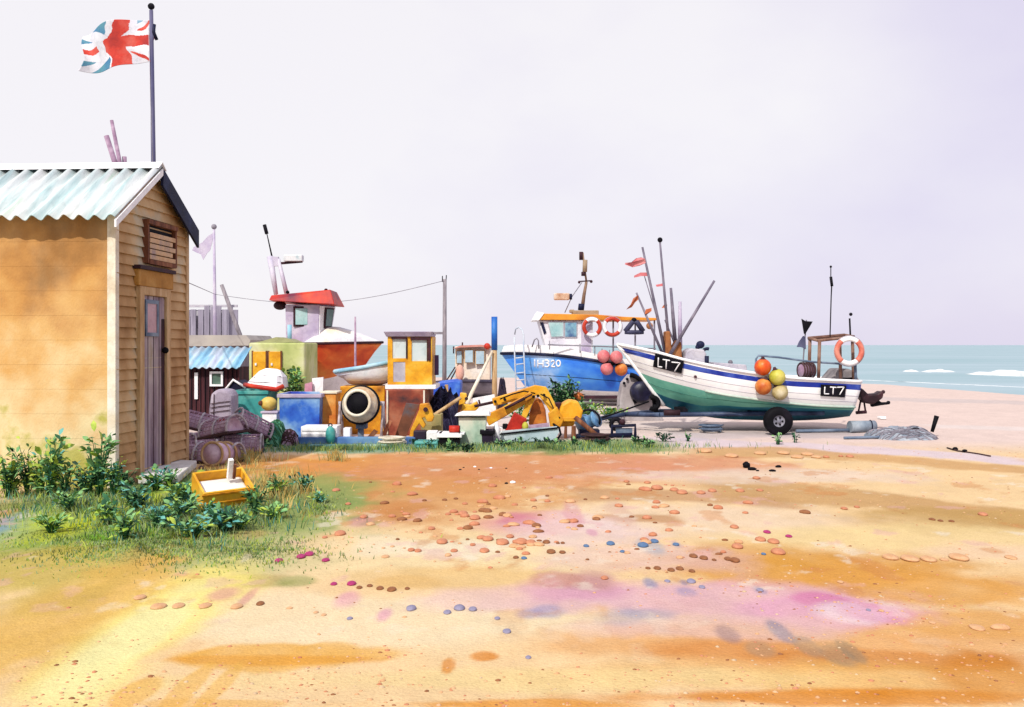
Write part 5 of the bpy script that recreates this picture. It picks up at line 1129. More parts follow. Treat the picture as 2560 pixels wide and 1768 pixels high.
mb = MB(); mb.tube([P(2075, 842, 20.5), P(2078, 740, 20.5), P(2080, 700, 20.5)], [.012, .012, .014], 6); mb.tube([P(2080, 716, 20.5), P(2077, 692, 20.5)], .03, 8); mb.ball(P(2077, 667, 20.5), .025); mb.tube([P(2077, 694, 20.5), P(2077, 667, 20.5)], .01, 5); mb.tube([P(2126, 842, 20.5), P(2124, 796, 20.5)], .018, 6); mb.ball(P(2127, 786, 20.5), .035); mb.build('aerial', BLACK, lt)
heap_t = thing('net_bag', 'grey canvas heap under the lifebuoy at the stern of LT7', 'canvas', P(2110, 955, 20.9))
mb = MB(); mb.slab([(2062, 958), (2078, 946), (2088, 934), (2098, 922), (2126, 922), (2140, 934), (2154, 958)], 20.6, .7); mb.build('canvas', wash('stone_canvas', [(120, 114, 118), (154, 148, 150), (180, 174, 172)], 3, .9, .4), heap_t, .05)
MB().tube([P(2098, 949, 20.5), P(2134, 946, 20.5)], .025, 6).build('dark_bar', BLACK, heap_t)
lifebuoy(P(2123, 878, 20.15), .25, .055, 'faded coral lifebuoy on the stern gantry of LT7', wash('coral_ring', [(206, 92, 76), (230, 124, 104), (240, 160, 140)], 4, .5), WHITE, 0, 'lifebuoys on LT7')
pt = thing('coiled_pot', 'ribbed dark mauve pot coil standing beside the brown gantry', 'pot', P(2016, 948, 20.4))
mb = MB(); 
for k in range(5): mb.torus(P(2003 + k * 6.5, 926, 20.35), .15, .02, (1, .25, 0), n=20, m=6)
mb.build('hoop', ROPE, pt); MB().lathe([(.0, -.14), (.12, -.13), (.14, 0), (.12, .13), (.0, .14)], P(2016, 926, 20.35), (1, .25, 0), 18).build('netting', MAUVE, pt)
# dan buoys and spars in the brown bin at the bow
bn = thing('spar_bin', 'tall brown bin holding flag poles in the bow of LT7', 'bin', P(1684, 905, 20.8))
mb = MB(); mb.slab([(1664, 898), (1664, 828), (1676, 828), (1680, 872), (1692, 850), (1704, 856), (1706, 900), (1690, 906)], 20.75, .35); mb.build('bin_body', wash('rust_bin', [(120, 66, 34), (166, 104, 60), (190, 132, 84)], 3, .8), bn, .03)
PG = wash('grey_spar', [(98, 92, 112), (126, 118, 136), (160, 152, 168)], 3, .7)
def flagpole_on_boat(label, a, b, Y, r, flags, ball=None, grp='flag poles in the bow of LT7', mat=PG):
    t = thing('flag_pole', label, 'flag pole', P(a[0], a[1], Y), grp); MB().tube([P(*a, Y), P(*b, Y)], [r * 1.3, r * .8], 8).build('pole', mat, t)
    for pts, mt in flags:
        mb = MB(); c_ = [P(x, y, Y) + Vector((0, .05 * math.sin(x * .35), 0)) for x, y in pts]; mb.prism(c_, (0, .012, 0)); mb.build('pennant', mt, t)
    if ball: MB().ball(P(*ball, Y), .055).build('top_ball', BLACK, t)
    return t
flagpole_on_boat('leaning grey pole with two pink flags, tallest at left in LT7 bow', (1664, 888), (1606, 618), 20.85, .028, [([(1612, 648), (1614, 658), (1600, 664), (1582, 668), (1562, 661), (1564, 657), (1578, 656), (1590, 646), (1604, 643)], PINKF), ([(1620, 681), (1622, 690), (1604, 690), (1586, 694), (1586, 689), (1602, 681)], PINKF)])
flagpole_on_boat('grey pole topped by a black ball with one tiny pink flag', (1675, 890), (1650, 606), 20.95, .026, [([(1659, 708), (1660, 715), (1642, 717), (1640, 712)], PINKF)], (1650, 600))
OR2 = wash('orange_rag', [(176, 84, 52), (206, 116, 76), (226, 160, 130)], 4, .9)
flagpole_on_boat('short leaning pole with torn orange flag, farthest left in LT7 bow', (1656, 884), (1591, 732), 20.75, .024, [([(1594, 738), (1597, 748), (1588, 756), (1580, 768), (1566, 774), (1576, 762), (1584, 746)], OR2), ([(1628, 770), (1628, 778), (1617, 787), (1611, 786), (1614, 774)], OR2)])
flagpole_on_boat('thin dark line pole behind the two pink flags with orange rag', (1668, 880), (1611, 690), 21.0, .012, [([(1668, 762), (1665, 770), (1655, 770), (1660, 762)], OR2)])
flagpole_on_boat('stub of thick grey spar between ball topped pole and boom', (1688, 858), (1677, 720), 21.1, .035, [])
flagpole_on_boat('pale lilac spar rising from the brown bin', (1700, 872), (1700, 754), 21.15, .04, [], mat=LILAC)
flagpole_on_boat('thin upright grey rod inside the brown bin', (1690, 866), (1662, 800), 21.0, .018, [])
flagpole_on_boat('long grey boom slanting up to the right from LT7 bow', (1674, 888), (1786, 702), 20.7, .03, [], grp='flag poles in the bow of LT7')
bfl = thing('flag_pole', 'black flag above a slate flag on a stake left of the gantry', 'flag pole', P(2012, 950, 20.7), 'black marker flags'); 
MB().tube([P(2004, 950, 20.7), P(2016, 800, 20.7)], .014, 6).build('pole', GREYM, bfl)
mb = MB(); mb.slab([(2004, 797), (2014, 803), (2032, 804), (2024, 818), (2013, 836), (2010, 834)], 20.66, .02); mb.build('pennant', BLACK, bfl)
mb = MB(); mb.slab([(2008, 840), (2014, 842), (2015, 873), (2003, 868), (1992, 868), (1998, 854)], 20.66, .02); mb.build('pennant', wash('slate_cloth', [(70, 74, 106), (100, 104, 136)], 4, .9), bfl)
for (x, y, r, m_, lb, u_) in ((1907, 918, .17, wash('red_orange_buoy', [(200, 50, 24), (232, 96, 32), (244, 160, 60)], 4, .4, k=.85), 'shiny red orange buoy on the LT7 gunwale, topmost of four', (0, 0, 1)), (1943, 943, .165, OLIVE, 'yellow green buoy right of the red orange one on LT7', (-.3, 0, 1)),
        (1908, 967, .165, ORB, 'dull orange buoy hanging below the red orange one on LT7', (.3, 0, 1)), (1950, 981, .16, wash('khaki_buoy', [(160, 140, 84), (196, 178, 120), (226, 214, 180)], 4, .6), 'khaki buoy lowest right of four on LT7 side', (-.6, 0, .9))):
    hh = hit(bvl, x, max(y, 955)); yy = (hh.y if hh else 20.1) - r * (.9 if y > 930 else .5)
    buoy(P(x, y, yy), r, m_, lb, 'buoys hung on LT7', Vector(u_).normalized(), MAROON if y < 960 else ROPE)
# outboard tilted behind the transom
om = thing('outboard_motor', 'dark maroon outboard tilted up behind the LT7 stern', 'outboard', P(2175, 1000, 21.0))
OM = wash('outboard_maroon', [(24, 10, 18), (46, 22, 30), (76, 42, 50)], 4, .5, k=.9)
mb = MB(); mb.slab([(2150, 968), (2160, 974), (2172, 986), (2194, 984), (2204, 977), (2211, 982), (2208, 996), (2196, 1004), (2184, 1012), (2162, 1008), (2152, 996)], 20.85, .26); mb.build('cowling', OM, om, .04)
mb = MB(); mb.slab([(2176, 1000), (2190, 994), (2204, 1006), (2220, 1006), (2222, 1002), (2227, 1004), (2226, 1011), (2202, 1014), (2180, 1018)], 20.92, .1); mb.build('gear_leg', BLACK, om, .02)
mb = MB(); mb.ball(P(2208, 980, 20.98), .04); mb.tube([P(2152, 982, 21), P(2146, 992, 21)], .05); mb.tube([P(2152, 1000, 21), P(2146, 1030, 21)], .02); mb.tube([P(2160, 1004, 21), P(2164, 1030, 21)], .02); mb.tube([P(2140, 1032, 20.9), P(2166, 1030, 20.9)], .035); mb.build('bracket', MAROON, om)
# trolley
tr = thing('boat_trolley', 'navy steel trolley with black tyres under LT7', 'trolley', (P(1850, 0, 20.5).x, 20.9, 0))
TRM = wash('trolley_navy', [(26, 34, 62), (50, 64, 96), (84, 100, 130)], 3, .5, k=.9)
mb = MB(); zb5 = .34
def Pz(px, Y, z): return Vector((P(px, 0, Y).x, Y, z))
for dy in (20.45, 21.55): mb.tube([Pz(1650, dy, .36), Pz(2060, dy, .40)], .05, 8)
mb.tube([Pz(1650, 20.45, .36), Pz(1562, 21.0, .33), Pz(1650, 21.55, .36)], .05, 8); mb.tube([Pz(1945, 19.95, .3), Pz(1945, 22.0, .3)], .045, 8); mb.tube([Pz(1562, 21.0, .33), Pz(1520, 21.0, .28), Pz(1490, 20.9, .22)], .05, 8)
mb.build('frame', TRM, tr)
mb = MB()
for px in (1700, 1880): mb.box(Pz(px, 21, .43), (.16, 1.0, .1)); mb.box(Pz(px, 20.55, .46), (.22, .16, .12)); mb.box(Pz(px, 21.45, .46), (.22, .16, .12))
mb.build('cradle', BLACK, tr, .01)
for Yw_, s_ in ((19.78, -1), (22.2, 1)):
    cw = Pz(1945, Yw_, .285); mb = MB(); mb.lathe([(.115, -.09), (.22, -.11), (.28, -.07), (.285, 0), (.28, .07), (.22, .11), (.115, .09), (.115, -.09)], cw, (0, 1, 0), 32, caps=False); wh = mb.build('tyre', BLACK, tr)
    mb = MB(); mb.lathe([(.0, -.085), (.035, -.09), (.04, -.07), (.1, -.06), (.117, -.088), (.117, .08), (.0, .08)], cw, (0, 1, 0), 24); mb.m = 1
    for k in range(5): a = k * 2 * math.pi / 5; mb.tube([cw + Vector((.07 * math.cos(a), -.08, .07 * math.sin(a))), cw + Vector((.07 * math.cos(a), -.055, .07 * math.sin(a)))], .02, 8)
    mb.build('rim', [wash('wheel_grey', [(84, 84, 100), (124, 124, 140), (160, 160, 174)], 5, .4), BLACK], wh)
mb = MB(); cw = Pz(1540, 20.85, .14); mb.torus(cw, .1, .05, (0, 1, 0), n=24, m=10); mb.build('jockey_wheel', BLACK, tr)
mb = MB(); mb.tube([Pz(1640, 21, .36), Pz(1632, 21, .75), P(1650, 1000, 21.0)], .045, 8); mb.torus(P(1632, 1008, 20.9), .12, .05, (0, 1, 0), 60, 300); mb.tube([Pz(1640, 20.9, .4), P(1636, 1012, 20.9)], .05); mb.build('bow_chock', BLACK, tr)
mb = MB(); 
tag(MB().tube([Pz(1660, 20.2, .42), Pz(1700, 20.2, .42)], .06, 8).build('roller', MAROON), 'maroon roller resting on the trolley drawbar', 'roller')
# big grey hauler housing behind the bow, winch and cable
hw = thing('capstan', 'grey capstan housing with black drum behind the LT7 bow', 'winch', (P(1590, 0, 23.5).x, 24, 0))
mb = MB(); mb.slab([(1548, 1060), (1550, 1000), (1558, 960), (1576, 938), (1600, 940), (1650, 1010), (1660, 1060)], 23.5, .7); mb.build('housing', wash('stone_grey_iron', [(150, 140, 146), (184, 174, 176), (206, 200, 204)], 2, .8), hw, .03)
mb = MB(); c_ = P(1602, 980, 23.45); mb.lathe([(0, -.2), (.2, -.2), (.245, -.14), (.26, 0), (.26, .05)], c_, (0, 1, 0), 28); mb.build('drum', wash('black_drum', [(14, 12, 30), (28, 26, 52), (44, 48, 84)], 4, .4, k=.9), hw)
mb = MB(); mb.torus(P(1572, 972, 23.42), .33, .055, (0, 1, 0), 95, 250, n=40); mb.build('guard_hoop', BLACK, hw)
mb = MB()
for a, b in ((1560, 958), (1568, 948), (1577, 941), (1590, 939)): mb.ball(P(a, b, 23.45), .035, 8)
mb.build('bolt', BLACK, hw)
wn2 = thing('winch', 'small blue steel winch with black hoop handle beside yellow digger', 'winch', (P(1470, 0, 19.8).x, 19.8, 0))
mb = MB(); mb.lathe([(0, -.22), (.16, -.2), (.19, -.1), (.17, 0), (.13, .03), (.13, .16), (.17, .18), (.17, .22), (0, .22)], P(1470, 1056, 19.8), (.7, -.5, .35), 24); mb.build('drum', wash('winch_blue', [(60, 100, 150), (110, 160, 206), (176, 206, 230)], 4, .35), wn2)
mb = MB(); mb.torus(P(1472, 1052, 19.7), .22, .022, (.15, 1, .1), 0, 200, n=30); mb.build('hoop_handle', BLACK, wn2)
mb = MB(); mb.box((P(1472, 0, 19.8).x, 19.8, .06), (.4, .4, .12)); mb.build('base', NAVY, wn2)
tag(MB().tube([P(1484, 1052, 19.7), P(1560, 1026, 20.4), P(1622, 1004, 20.85)], .018, 6).build('winch_cable', BLACK), 'straight black cable running from the blue winch to the LT7 bow', 'cable')
tag(MB().tube([Pz(1438, 18.9, .42), Pz(1500, 18.7, .05)], .055, 4).build('brown_prop', BROWN), 'dark brown timber prop sloping down beside the blue winch', 'timber')
tag(MB().tube([Pz(1440, 19.0, .05), Pz(1580, 19.3, .05)], .045, 6).build('ground_bar', NAVY), 'dark navy steel bar lying before the trolley drawbar', 'bar')
tf2 = thing('tow_frame', 'small navy tow frame standing at the end of the ground bar', 'frame', Pz(1555, 19.3, 0))
mb = MB(); mb.tube([Pz(1530, 19.3, 0), Pz(1530, 19.3, .22), Pz(1588, 19.3, .24), Pz(1588, 19.3, 0)], .035, 6); mb.build('bar', NAVY, tf2); MB().box(Pz(1560, 19.35, .1), (.32, .06, .16)).build('plate', STEELB, tf2); MB().ball(Pz(1556, 19.3, .3), .06).build('knob', MAROON, tf2)
# right hand beach clutter
rl_ = thing('beach_roller', 'blue grey canvas roll lying on the beach right of LT7', 'roll', (P(2155, 0, 20.4).x, 20.4, 0))
MB().tube([Pz(2124, 20.4, .12), Pz(2186, 20.5, .12)], .12, 18).build('canvas_roll', wash('slate_roll', [(110, 124, 142), (146, 160, 176), (180, 190, 202)], 3, .8), rl_); MB().torus(Pz(2176, 20.48, .12), .122, .012, (1, 0, 0)).build('strap', NAVY, rl_)
tag(MB().tube([Pz(1990, 20.3, .04), Pz(2122, 20.4, .05)], .035, 8).build('steel_tube', STEELB), 'slim grey steel tube lying between tyre and canvas roll', 'tube')
tag(MB().tube([Pz(2110, 18.9, .03), Pz(2220, 19.0, .04)], .028, 6).build('driftwood_bar', STEELB), 'slender slate bar lying left of the grey net pile', 'bar')
heap('net_pile', 'wide flat pile of pale grey nets on the right beach', 'nets', 2205, 2372, 1068, 18.6, 1.5, wash('pale_grey_net', [(120, 130, 146), (160, 170, 184), (204, 210, 218)], 5, .95, .6), 13, cords=GREYM, nb=40)
tag(MB().tube([P(2330, 1080, 19.4), P(2342, 1040, 19.4)], [.035, .05], 8).build('short_stake', BLACK), 'short black stake stuck in the grey net pile', 'stake')
tag(MB().ball(P(2288, 1074, 19.0), .06, 10, (1.5, 1, .7)).build('black_float', BLACK), 'flat black float lying on top of the grey net pile', 'float')
pr = [G(2368, 1122), G(2395, 1130), G(2420, 1134), G(2450, 1138), G(2476, 1143)]
tag(MB().tube([p + Vector((0, 0, gz(p.x, p.y) + .012)) for p in pr], .014, 6).build('rope_line', ROPE), 'thin dark rope running right across sand from the net pile', 'rope')
for (px, py, s_, lb) in ((2388, 1127, .035, 'small black clip on the rope right of the net pile'), (2412, 1133, .03, 'smaller black clip farther along the rope on sand')):
    p = G(px, py); tag(MB().ball((p.x, p.y, gz(p.x, p.y) + .03), s_, 8, (1.5, 1, .8), .15).build('rope_clip', BLACK), lb, 'clip', 'clips on the rope')
def litter(px, py, w_, lb, mat, cat='litter', n=5, h=.02, Y=None):
    p = G(px, py); z = gz(p.x, p.y) + .012; rnd = random.Random(px); s = w_ * p.y / F
    pts = [Vector((p.x + s * .5 * math.cos(a) * rnd.uniform(.7, 1.1), p.y + s * .9 * math.sin(a) * rnd.uniform(.7, 1.1), z)) for a in [2 * math.pi * k / n for k in range(n)]]
    return tag(MB().prism(pts, (0, 0, h)).build('litter_scrap', mat, None, .004), lb, cat)
litter(2205, 1048, 22, 'torn white plastic sheet on the pink beach right of LT7', WHITE, 'litter', 5, .05)
# black debris in the middle right
for (px, py, r, sq, lb) in ((1866, 1169, .055, (1, .8, .95), 'rounded black pebble with grey cap, largest of the black group'), (1880, 1174, .05, (1.3, .8, .5), 'flat black pebble touching the largest black one'), (1894, 1177, .018, (1.3, 1, .7), 'tiny black pebble just right of the flat black one'), (1931, 1178, .035, (1.5, .9, .5), 'black and white pebble near the right end of the black group'), (1946, 1168, .035, (1.3, .7, .6), 'tilted black pebble at the far right of the group')):
    p = G(px, py); tag(MB().ball((p.x, p.y, gz(p.x, p.y) + r * sq[2] * .7), r, 12, sq, .12).build('pebble', BLACK), lb, 'pebble', 'black pebbles on the right sand')
# ------------------------------------------------------------------ lobster pots
NETM = wash('pot_twine', [(140, 110, 132), (186, 156, 176)], 8, .9, k=1.0)
PMAUVE = wash('pale_mauve_net', [(170, 134, 162), (206, 178, 200), (232, 214, 228)], 5, .9, k=1.0)
def make_pot(label):
    t = thing('lobster_pot', label, 'lobster pot', (0, 0, 0), 'lobster pots heaped beside the hut')
    n, L_, r = 12, .62, .24; mb = MB(); vs = []
    arc = [(-r, 0)] + [(-r * math.cos(math.pi * k / n), .06 + r * math.sin(math.pi * k / n)) for k in range(n + 1)] + [(r, 0)]
    for i in range(9): vs += [Vector((-L_ / 2 + L_ * i / 8, a, z)) for a, z in arc]
    w_ = len(arc); mb.add(vs, [(i * w_ + j, (i + 1) * w_ + j, (i + 1) * w_ + j + 1, i * w_ + j + 1) for i in range(8) for j in range(w_ - 1)])
    o = mb.build('netting', NETM, t); k = o.modifiers.new('wire', 'WIREFRAME'); k.thickness = .016
    mb = MB(); arc2 = [(a * .8, z * .8 + .012) for a, z in arc]; vs = []
    for i in range(2): vs += [Vector((-L_ * .42 + L_ * .84 * i, a, z)) for a, z in arc2]
    mb.add(vs, [(j, w_ + j, w_ + j + 1, j + 1) for j in range(w_ - 1)] + [list(range(w_))[::-1], list(range(w_, 2 * w_))], True); mb.build('inner_net', PMAUVE, t)
    mb = MB()
    for x in (-L_ / 2, 0, L_ / 2): mb.tube([Vector((x, a, z)) for a, z in arc], .02, 6)
    mb.build('hoop', wash('grey_hoop', [(150, 140, 150), (206, 198, 206), (120, 96, 116)], 6, .7), t)
    mb = MB(); 
    for y in (-r, r): mb.box((0, y, .02), (L_ + .06, .05, .04))
    for x in (-L_ / 2, 0, L_ / 2): mb.box((x, 0, .02), (.05, 2 * r, .035))
    mb.build('base_slat', ROPE, t); return t
pot0 = make_pot('')
spots = [(490, 1150, 0, .35, 0, 'front left lobster pot in the heap by the hut corner'), (548, 1156, 0, -.25, 0, 'front middle lobster pot in the heap'), (606, 1132, 0, .15, .0, 'lobster pot at the right front of the heap beside the green nets'),
         (478, 1128, .0, 1.2, 0, 'lobster pot end on against the hut wall'), (530, 1128, .0, .6, 0, 'lobster pot in the middle row of the heap'), (500, 1118, .30, .1, .25, 'tilted lobster pot topmost at the left of the heap'), (560, 1135, .30, -.5, -.2, 'lobster pot laid on top in the middle of the heap'), (622, 1118, .28, .6, .5, 'steeply tilted lobster pot propped at the right top')]
for i, (px, py, z, a, ti, lb) in enumerate(spots):
    o = pot0 if i == 0 else copy_tree(pot0); p = G(px, py); o.location = (p.x, p.y, z); o.rotation_euler = (0, ti, a); o['label'] = lb
p = G(548, 1163); t = thing('lobster_pot', 'round ended mauve barrel pot lowest in front of the heap', 'lobster pot', (p.x, p.y, 0), 'lobster pots heaped beside the hut')
mb = MB(); mb.lathe([(0, -.26), (.15, -.25), (.17, 0), (.15, .2), (0, .21)], (p.x, p.y, .17), (-.25, -1, .1), 20); mb.build('barrel', PMAUVE, t)
mb = MB(); 
for k in (-.2, 0, .2): mb.torus(Vector((p.x, p.y, .17)) + Vector((-.25, -1, .1)).normalized() * k, .17, .02, (-.25, -1, .1))
mb.build('hoop', TANW, t)
tag(MB().ball((G(572, 1128).x, 16.4, .52), .07, 10, (1, 1, 1.2)).build('small_float', RED), 'small rust red float on the back of the pot heap', 'float')
# yellow crate in the foreground
fc = thing('fish_crate', 'yellow fish crate with white inside tilted in leafy grass before the hut', 'fish crate', G(545, 1285))
c0 = G(545, 1278); ro = Matrix.Rotation(R(34), 3, 'Z') @ Matrix.Rotation(R(24), 3, 'X') @ Matrix.Rotation(R(-3), 3, 'Y'); mb = MB(); mw = MB()
def cb(mb, c, d): return mb.box(Vector((c0.x, c0.y + .18, .22)) + ro @ Vector(c), d, ro)
Lx, Ly, Hh, th = .56, .42, .22, .025
cb(mb, (0, -Ly / 2, 0), (Lx, th, Hh)); cb(mb, (0, Ly / 2, 0), (Lx, th, Hh)); cb(mb, (-Lx / 2 + th / 2, 0, 0), (th, Ly - th, Hh)); cb(mb, (Lx / 2 - th / 2, 0, 0), (th, Ly - th, Hh)); cb(mb, (0, 0, -Hh / 2 + th / 2), (Lx - 2 * th, Ly - th, th))
mb.build('crate_body', YEL, fc, .008)
cb(mw, (0, 0, -.035), (Lx - .052, Ly - .052, Hh * .5)); mw.build('white_contents', wash('white_sheet', [(226, 222, 214), (250, 248, 244)], 3, .8, k=.84), fc, .03)
mb = MB(); 
for z in (Hh / 2, 0): cb(mb, (0, -Ly / 2 - .014, z - .03), (Lx + .03, .014, .025))
mb.build('rib', YELD, fc, .004)
mb = MB(); mb.box(Vector((c0.x, c0.y + .18, .22)) + ro @ Vector((.09, .08, .19)), (.05, .05, .24), ro); mb.build('upright_slat', WHITE, fc)
mb = MB(); mb.box(Vector((c0.x, c0.y + .18, .22)) + ro @ Vector((.13, .06, .17)), (.03, .05, .18), ro); mb.build('brown_block', BROWN, fc)
lb_ = 0
for (px, py, lb) in ((503, 1203, 'yellow green float standing behind the left end of the yellow crate'), (593, 1206, 'yellow green float standing behind the right end of the yellow crate')):
    p = G(px, py + 22); t = thing('small_float', lb, 'float', (p.x, p.y, 0), 'floats behind the yellow crate'); MB().ball((p.x, p.y, .13), .085, 12, (1, 1, 1.5)).build('bladder', wash('green_yellow_float', [(140, 160, 50), (190, 204, 90)], 4, .4), t); MB().torus((p.x, p.y, .27), .025, .01).build('eye', ROPE, t)

# ------------------------------------------------------------------ plants
def plant(name, label, c, r, h, n, ls, mats, group=None, stems=6, seed=0, up_bias=.5, aspect=2.2, cat='plant'):
    rnd = random.Random(seed * 77 + int(c.x * 100)); t = thing(name, label, cat, c, group); mb = MB(); sm = MB()
    tips = []
    for k in range(stems):
        a = rnd.uniform(0, 2 * math.pi); rr_ = r * rnd.uniform(.2, .9); hh = h * rnd.uniform(.5, 1)
        tip = c + Vector((rr_ * math.cos(a), rr_ * math.sin(a), hh)); mid = c + Vector((rr_ * .4 * math.cos(a), rr_ * .4 * math.sin(a), hh * .6))
        sm.tube([c + Vector((.02 * math.cos(a), .02 * math.sin(a), -.02)), mid, tip], [.008, .006, .003], 5); tips.append((c, mid, tip))
    for k in range(n):
        s, m_, e = rnd.choice(tips); f = rnd.uniform(.15, 1.05); b = (s.lerp(m_, f * 2) if f < .5 else m_.lerp(e, f * 2 - 1)) + Vector((rnd.gauss(0, r * .12), rnd.gauss(0, r * .12), rnd.gauss(0, h * .05)))
        b.z = max(b.z, c.z + .01)
        d = Vector((b.x - c.x + rnd.gauss(0, .6 * r), b.y - c.y + rnd.gauss(0, .6 * r), rnd.uniform(-.1, 1) * r * 2 * up_bias)).normalized(); L_ = ls * rnd.uniform(.6, 1.3); wv = d.cross(Vector((rnd.gauss(0, .4), rnd.gauss(0, .4), 1))).normalized() * L_ / aspect / 2
        nn = wv.cross(d).normalized() * L_ * .12; mb.m = rnd.randrange(len(mats))
        mb.add([b, b + d * L_ * .3 + wv * .8 - nn * .2, b + d * L_ * .65 + wv + nn * .1, b + d * L_ - nn, b + d * L_ * .65 - wv + nn * .1, b + d * L_ * .3 - wv * .8 - nn * .2, b + d * L_ * .5 + nn * .6], [(0, 1, 6), (1, 2, 6), (2, 3, 6), (3, 4, 6), (4, 5, 6), (5, 0, 6)], True)
    mb.build('foliage', mats, t); sm.build('stem', LG1, t); return t
pl = [(20, 1195, .2, .6, 26, .13, [LG2, LG4], 'pale green plant climbing the extreme left of the hut wall'), (100, 1190, .2, .5, 30, .13, [LG4, LG2], 'yellow green plant between the two tallest wall plants'), (165, 1205, .18, .44, 30, .12, [LG3, LG2], 'bluish low plant against the wall left of centre'), (220, 1225, .2, .4, 30, .12, [LG4, LG2], 'lime plant in front of the grey green wall plant'), (285, 1222, .14, .46, 24, .12, [LG3, LG2], 'blue green plant hugging the cream corner post'), (130, 1330, .2, .22, 26, .12, [LG4, LG2], 'low lime plant out on the left grass'), (400, 1320, .22, .26, 30, .12, [LG2, LG3], 'low blue green plant midway across the grass'), (520, 1300, .16, .24, 24, .11, [LG3, LG1], 'small teal plant touching the crate left corner'), (690, 1300, .2, .2, 24, .11, [LG2, LG4], 'small sage plant out on the right grass'), (345, 1275, .24, .36, 40, .14, [LG1, LG3], 'dark leafy plant before the cream hut corner post'), (455, 1300, .2, .3, 36, .13, [LG1, LG3, LG2], 'dark plant left of the yellow crate in the grass'), (30, 1235, .22, .4, 30, .16, [LG2, LG4], 'yellow green plant at the extreme left edge'), (170, 1275, .2, .3, 26, .13, [LG2, LG4, LG1], 'bushy lime green plant on the left grass'), (600, 1325, .16, .2, 24, .11, [LG1], 'little dark plant before the right end of the yellow crate'), (800, 1262, .12, .16, 14, .1, [LG3], 'little teal plant on the sage green patch'), (70, 1180, .22, .62, 34, .13, [LG2, LG4], 'pale green broad leaved plant farthest left at the hut wall'), (125, 1215, .22, .75, 40, .2, [LG2, LG3], 'tall upright blue green plant at the left of the hut wall'), (250, 1195, .2, .72, 34, .2, [LG2, LG2, LG1], 'upright grey green plant at the middle of the hut wall'), (310, 1230, .18, .42, 22, .16, [LG2, LG1], 'narrow leafed green plant leaning below the hut wall'),
      (390, 1225, .2, .38, 30, .14, [LG3, LG3, LG2], 'bluish plant beside the hut corner post'), (268 * 1.0, 1310, .2, .3, 24, .15, [LG2, LG1], 'low drooping green plant out on the grass left of the hut corner'), (310, 1350, .15, .34, 18, .15, [LG2, LG4], 'lone green plant nearest the viewer at left'),
      (450, 1262, .26, .34, 44, .13, [LG3, LG3, LG1, LG2, LG4], 'dense teal plant below the door step'), (520, 1250, .18, .34, 30, .12, [LG1, LG3], 'dark plant standing right of the door step'), (560, 1330, .25, .28, 40, .14, [LG1, LG3, LG2, LG3], 'dark leafy plant spreading at the left foot of the yellow crate'), (640, 1290, .14, .4, 34, .12, [LG1, LG1, LG2], 'dark upright plant at the right end of the yellow crate'),
      (690, 1245, .18, .34, 24, .11, [LG2, LG1], 'green plant in dry grass right of the yellow crate'), (760, 1232, .2, .26, 18, .12, [LG3, LG1], 'sparse dark plant at the edge of the orange sand'), (480, 1345, .3, .2, 30, .14, [LG3, LG1], 'low bluish plant in front of the yellow crate'), (420, 1215, .16, .26, 20, .1, [LG2, LG1], 'small green plant squeezed between hut corner and step'), (205, 1225, .14, .34, 16, .14, [LG3], 'slim teal plant between two taller ones at the hut wall')]
for i, (px, py, r, h, n, ls, ms_, lb) in enumerate(pl):
    if px < 300 and py < 1240: py, h = 1238 + (px % 7), h * 1.25          # clear of the hut wall
    p = G(px, py); plant('leafy_plant', lb, Vector((p.x, p.y, gz(p.x, p.y))), r, h * .82, int(n * 4.2), ls * .62, ms_ + ([LG2, LG4] if i % 3 else [LGD, LG2]), 'leafy plants before the hut', 14, i)
p = Vector((P(732, 0, 20.6).x, 20.7, 0)); plant('bush', 'green bush behind the blue tub before the lime container', p, .36, 1.25, 900, .13, [LG2, LG2, LG1, LG4], None, 14, 31, cat='bush')
p = Vector((P(1408, 0, 22.5).x, 22.6, 0)); plant('bush', 'dark green bush under the blue boat beside the yellow digger', p, .5, .98, 1500, .11, [LG1, LG2, LGD, LGD], None, 18, 32, cat='bush')
p = Vector((P(1470, 0, 23.0).x, 23.0, 0)); plant('bush', 'low pale green bush right of the dark green bush', p, .5, .46, 420, .11, [LG2, LG2, LG4], None, 16, 33, cat='bush')
p = Vector((P(1530, 0, 23.0).x, 23.0, 0)); plant('bush', 'low sage bush at the foot of the grey capstan', p, .42, .36, 300, .1, [LG2, LG4, LG1], None, 14, 34, cat='bush')
p = Vector((P(1300, 0, 21.0).x, 21.0, 0)); plant('bush', 'small dark bush between the yellow boom and dipper arm', p, .42, .62, 240, .1, [LG1, LG2], None, 12, 35, cat='bush')
strip = [(640, 1124, 'small plant beside the beam end nearest the pots'), (700, 1112, 'green tuft under the left end of the blue beam'), (1042, 1118, 'dark plant at the right end of the blue beam'), (1075, 1122, 'teal plant before the small white box'), (1128, 1128, 'grey green plant at the foot of the black crate'), (1165, 1130, 'dark plant at the foot of the pale green bin'), (1258, 1122, 'green plant below the left end of the punt'), (1300, 1118, 'broad green plant below the middle of the punt'), (1355, 1116, 'green plant below the right end of the punt'), (1390, 1120, 'dark plant under the hydraulic hoses'), (1440, 1120, 'small dark plant before the brown digger leg'), (1510, 1118, 'low dark plant before the navy ground bar'), (1590, 1112, 'plant at the tow frame foot'), (1625, 1120, 'pale plant on the strip below the trolley drawbar'), (1660, 1104, 'dark green plant at the right end of the green strip'), (1720, 1104, 'lone plant on sand under the boat hull'), (1945, 1112, 'dark weed on the sand below the tyre'), (1988, 1108, 'green weed on the sand right of the dark weed')]
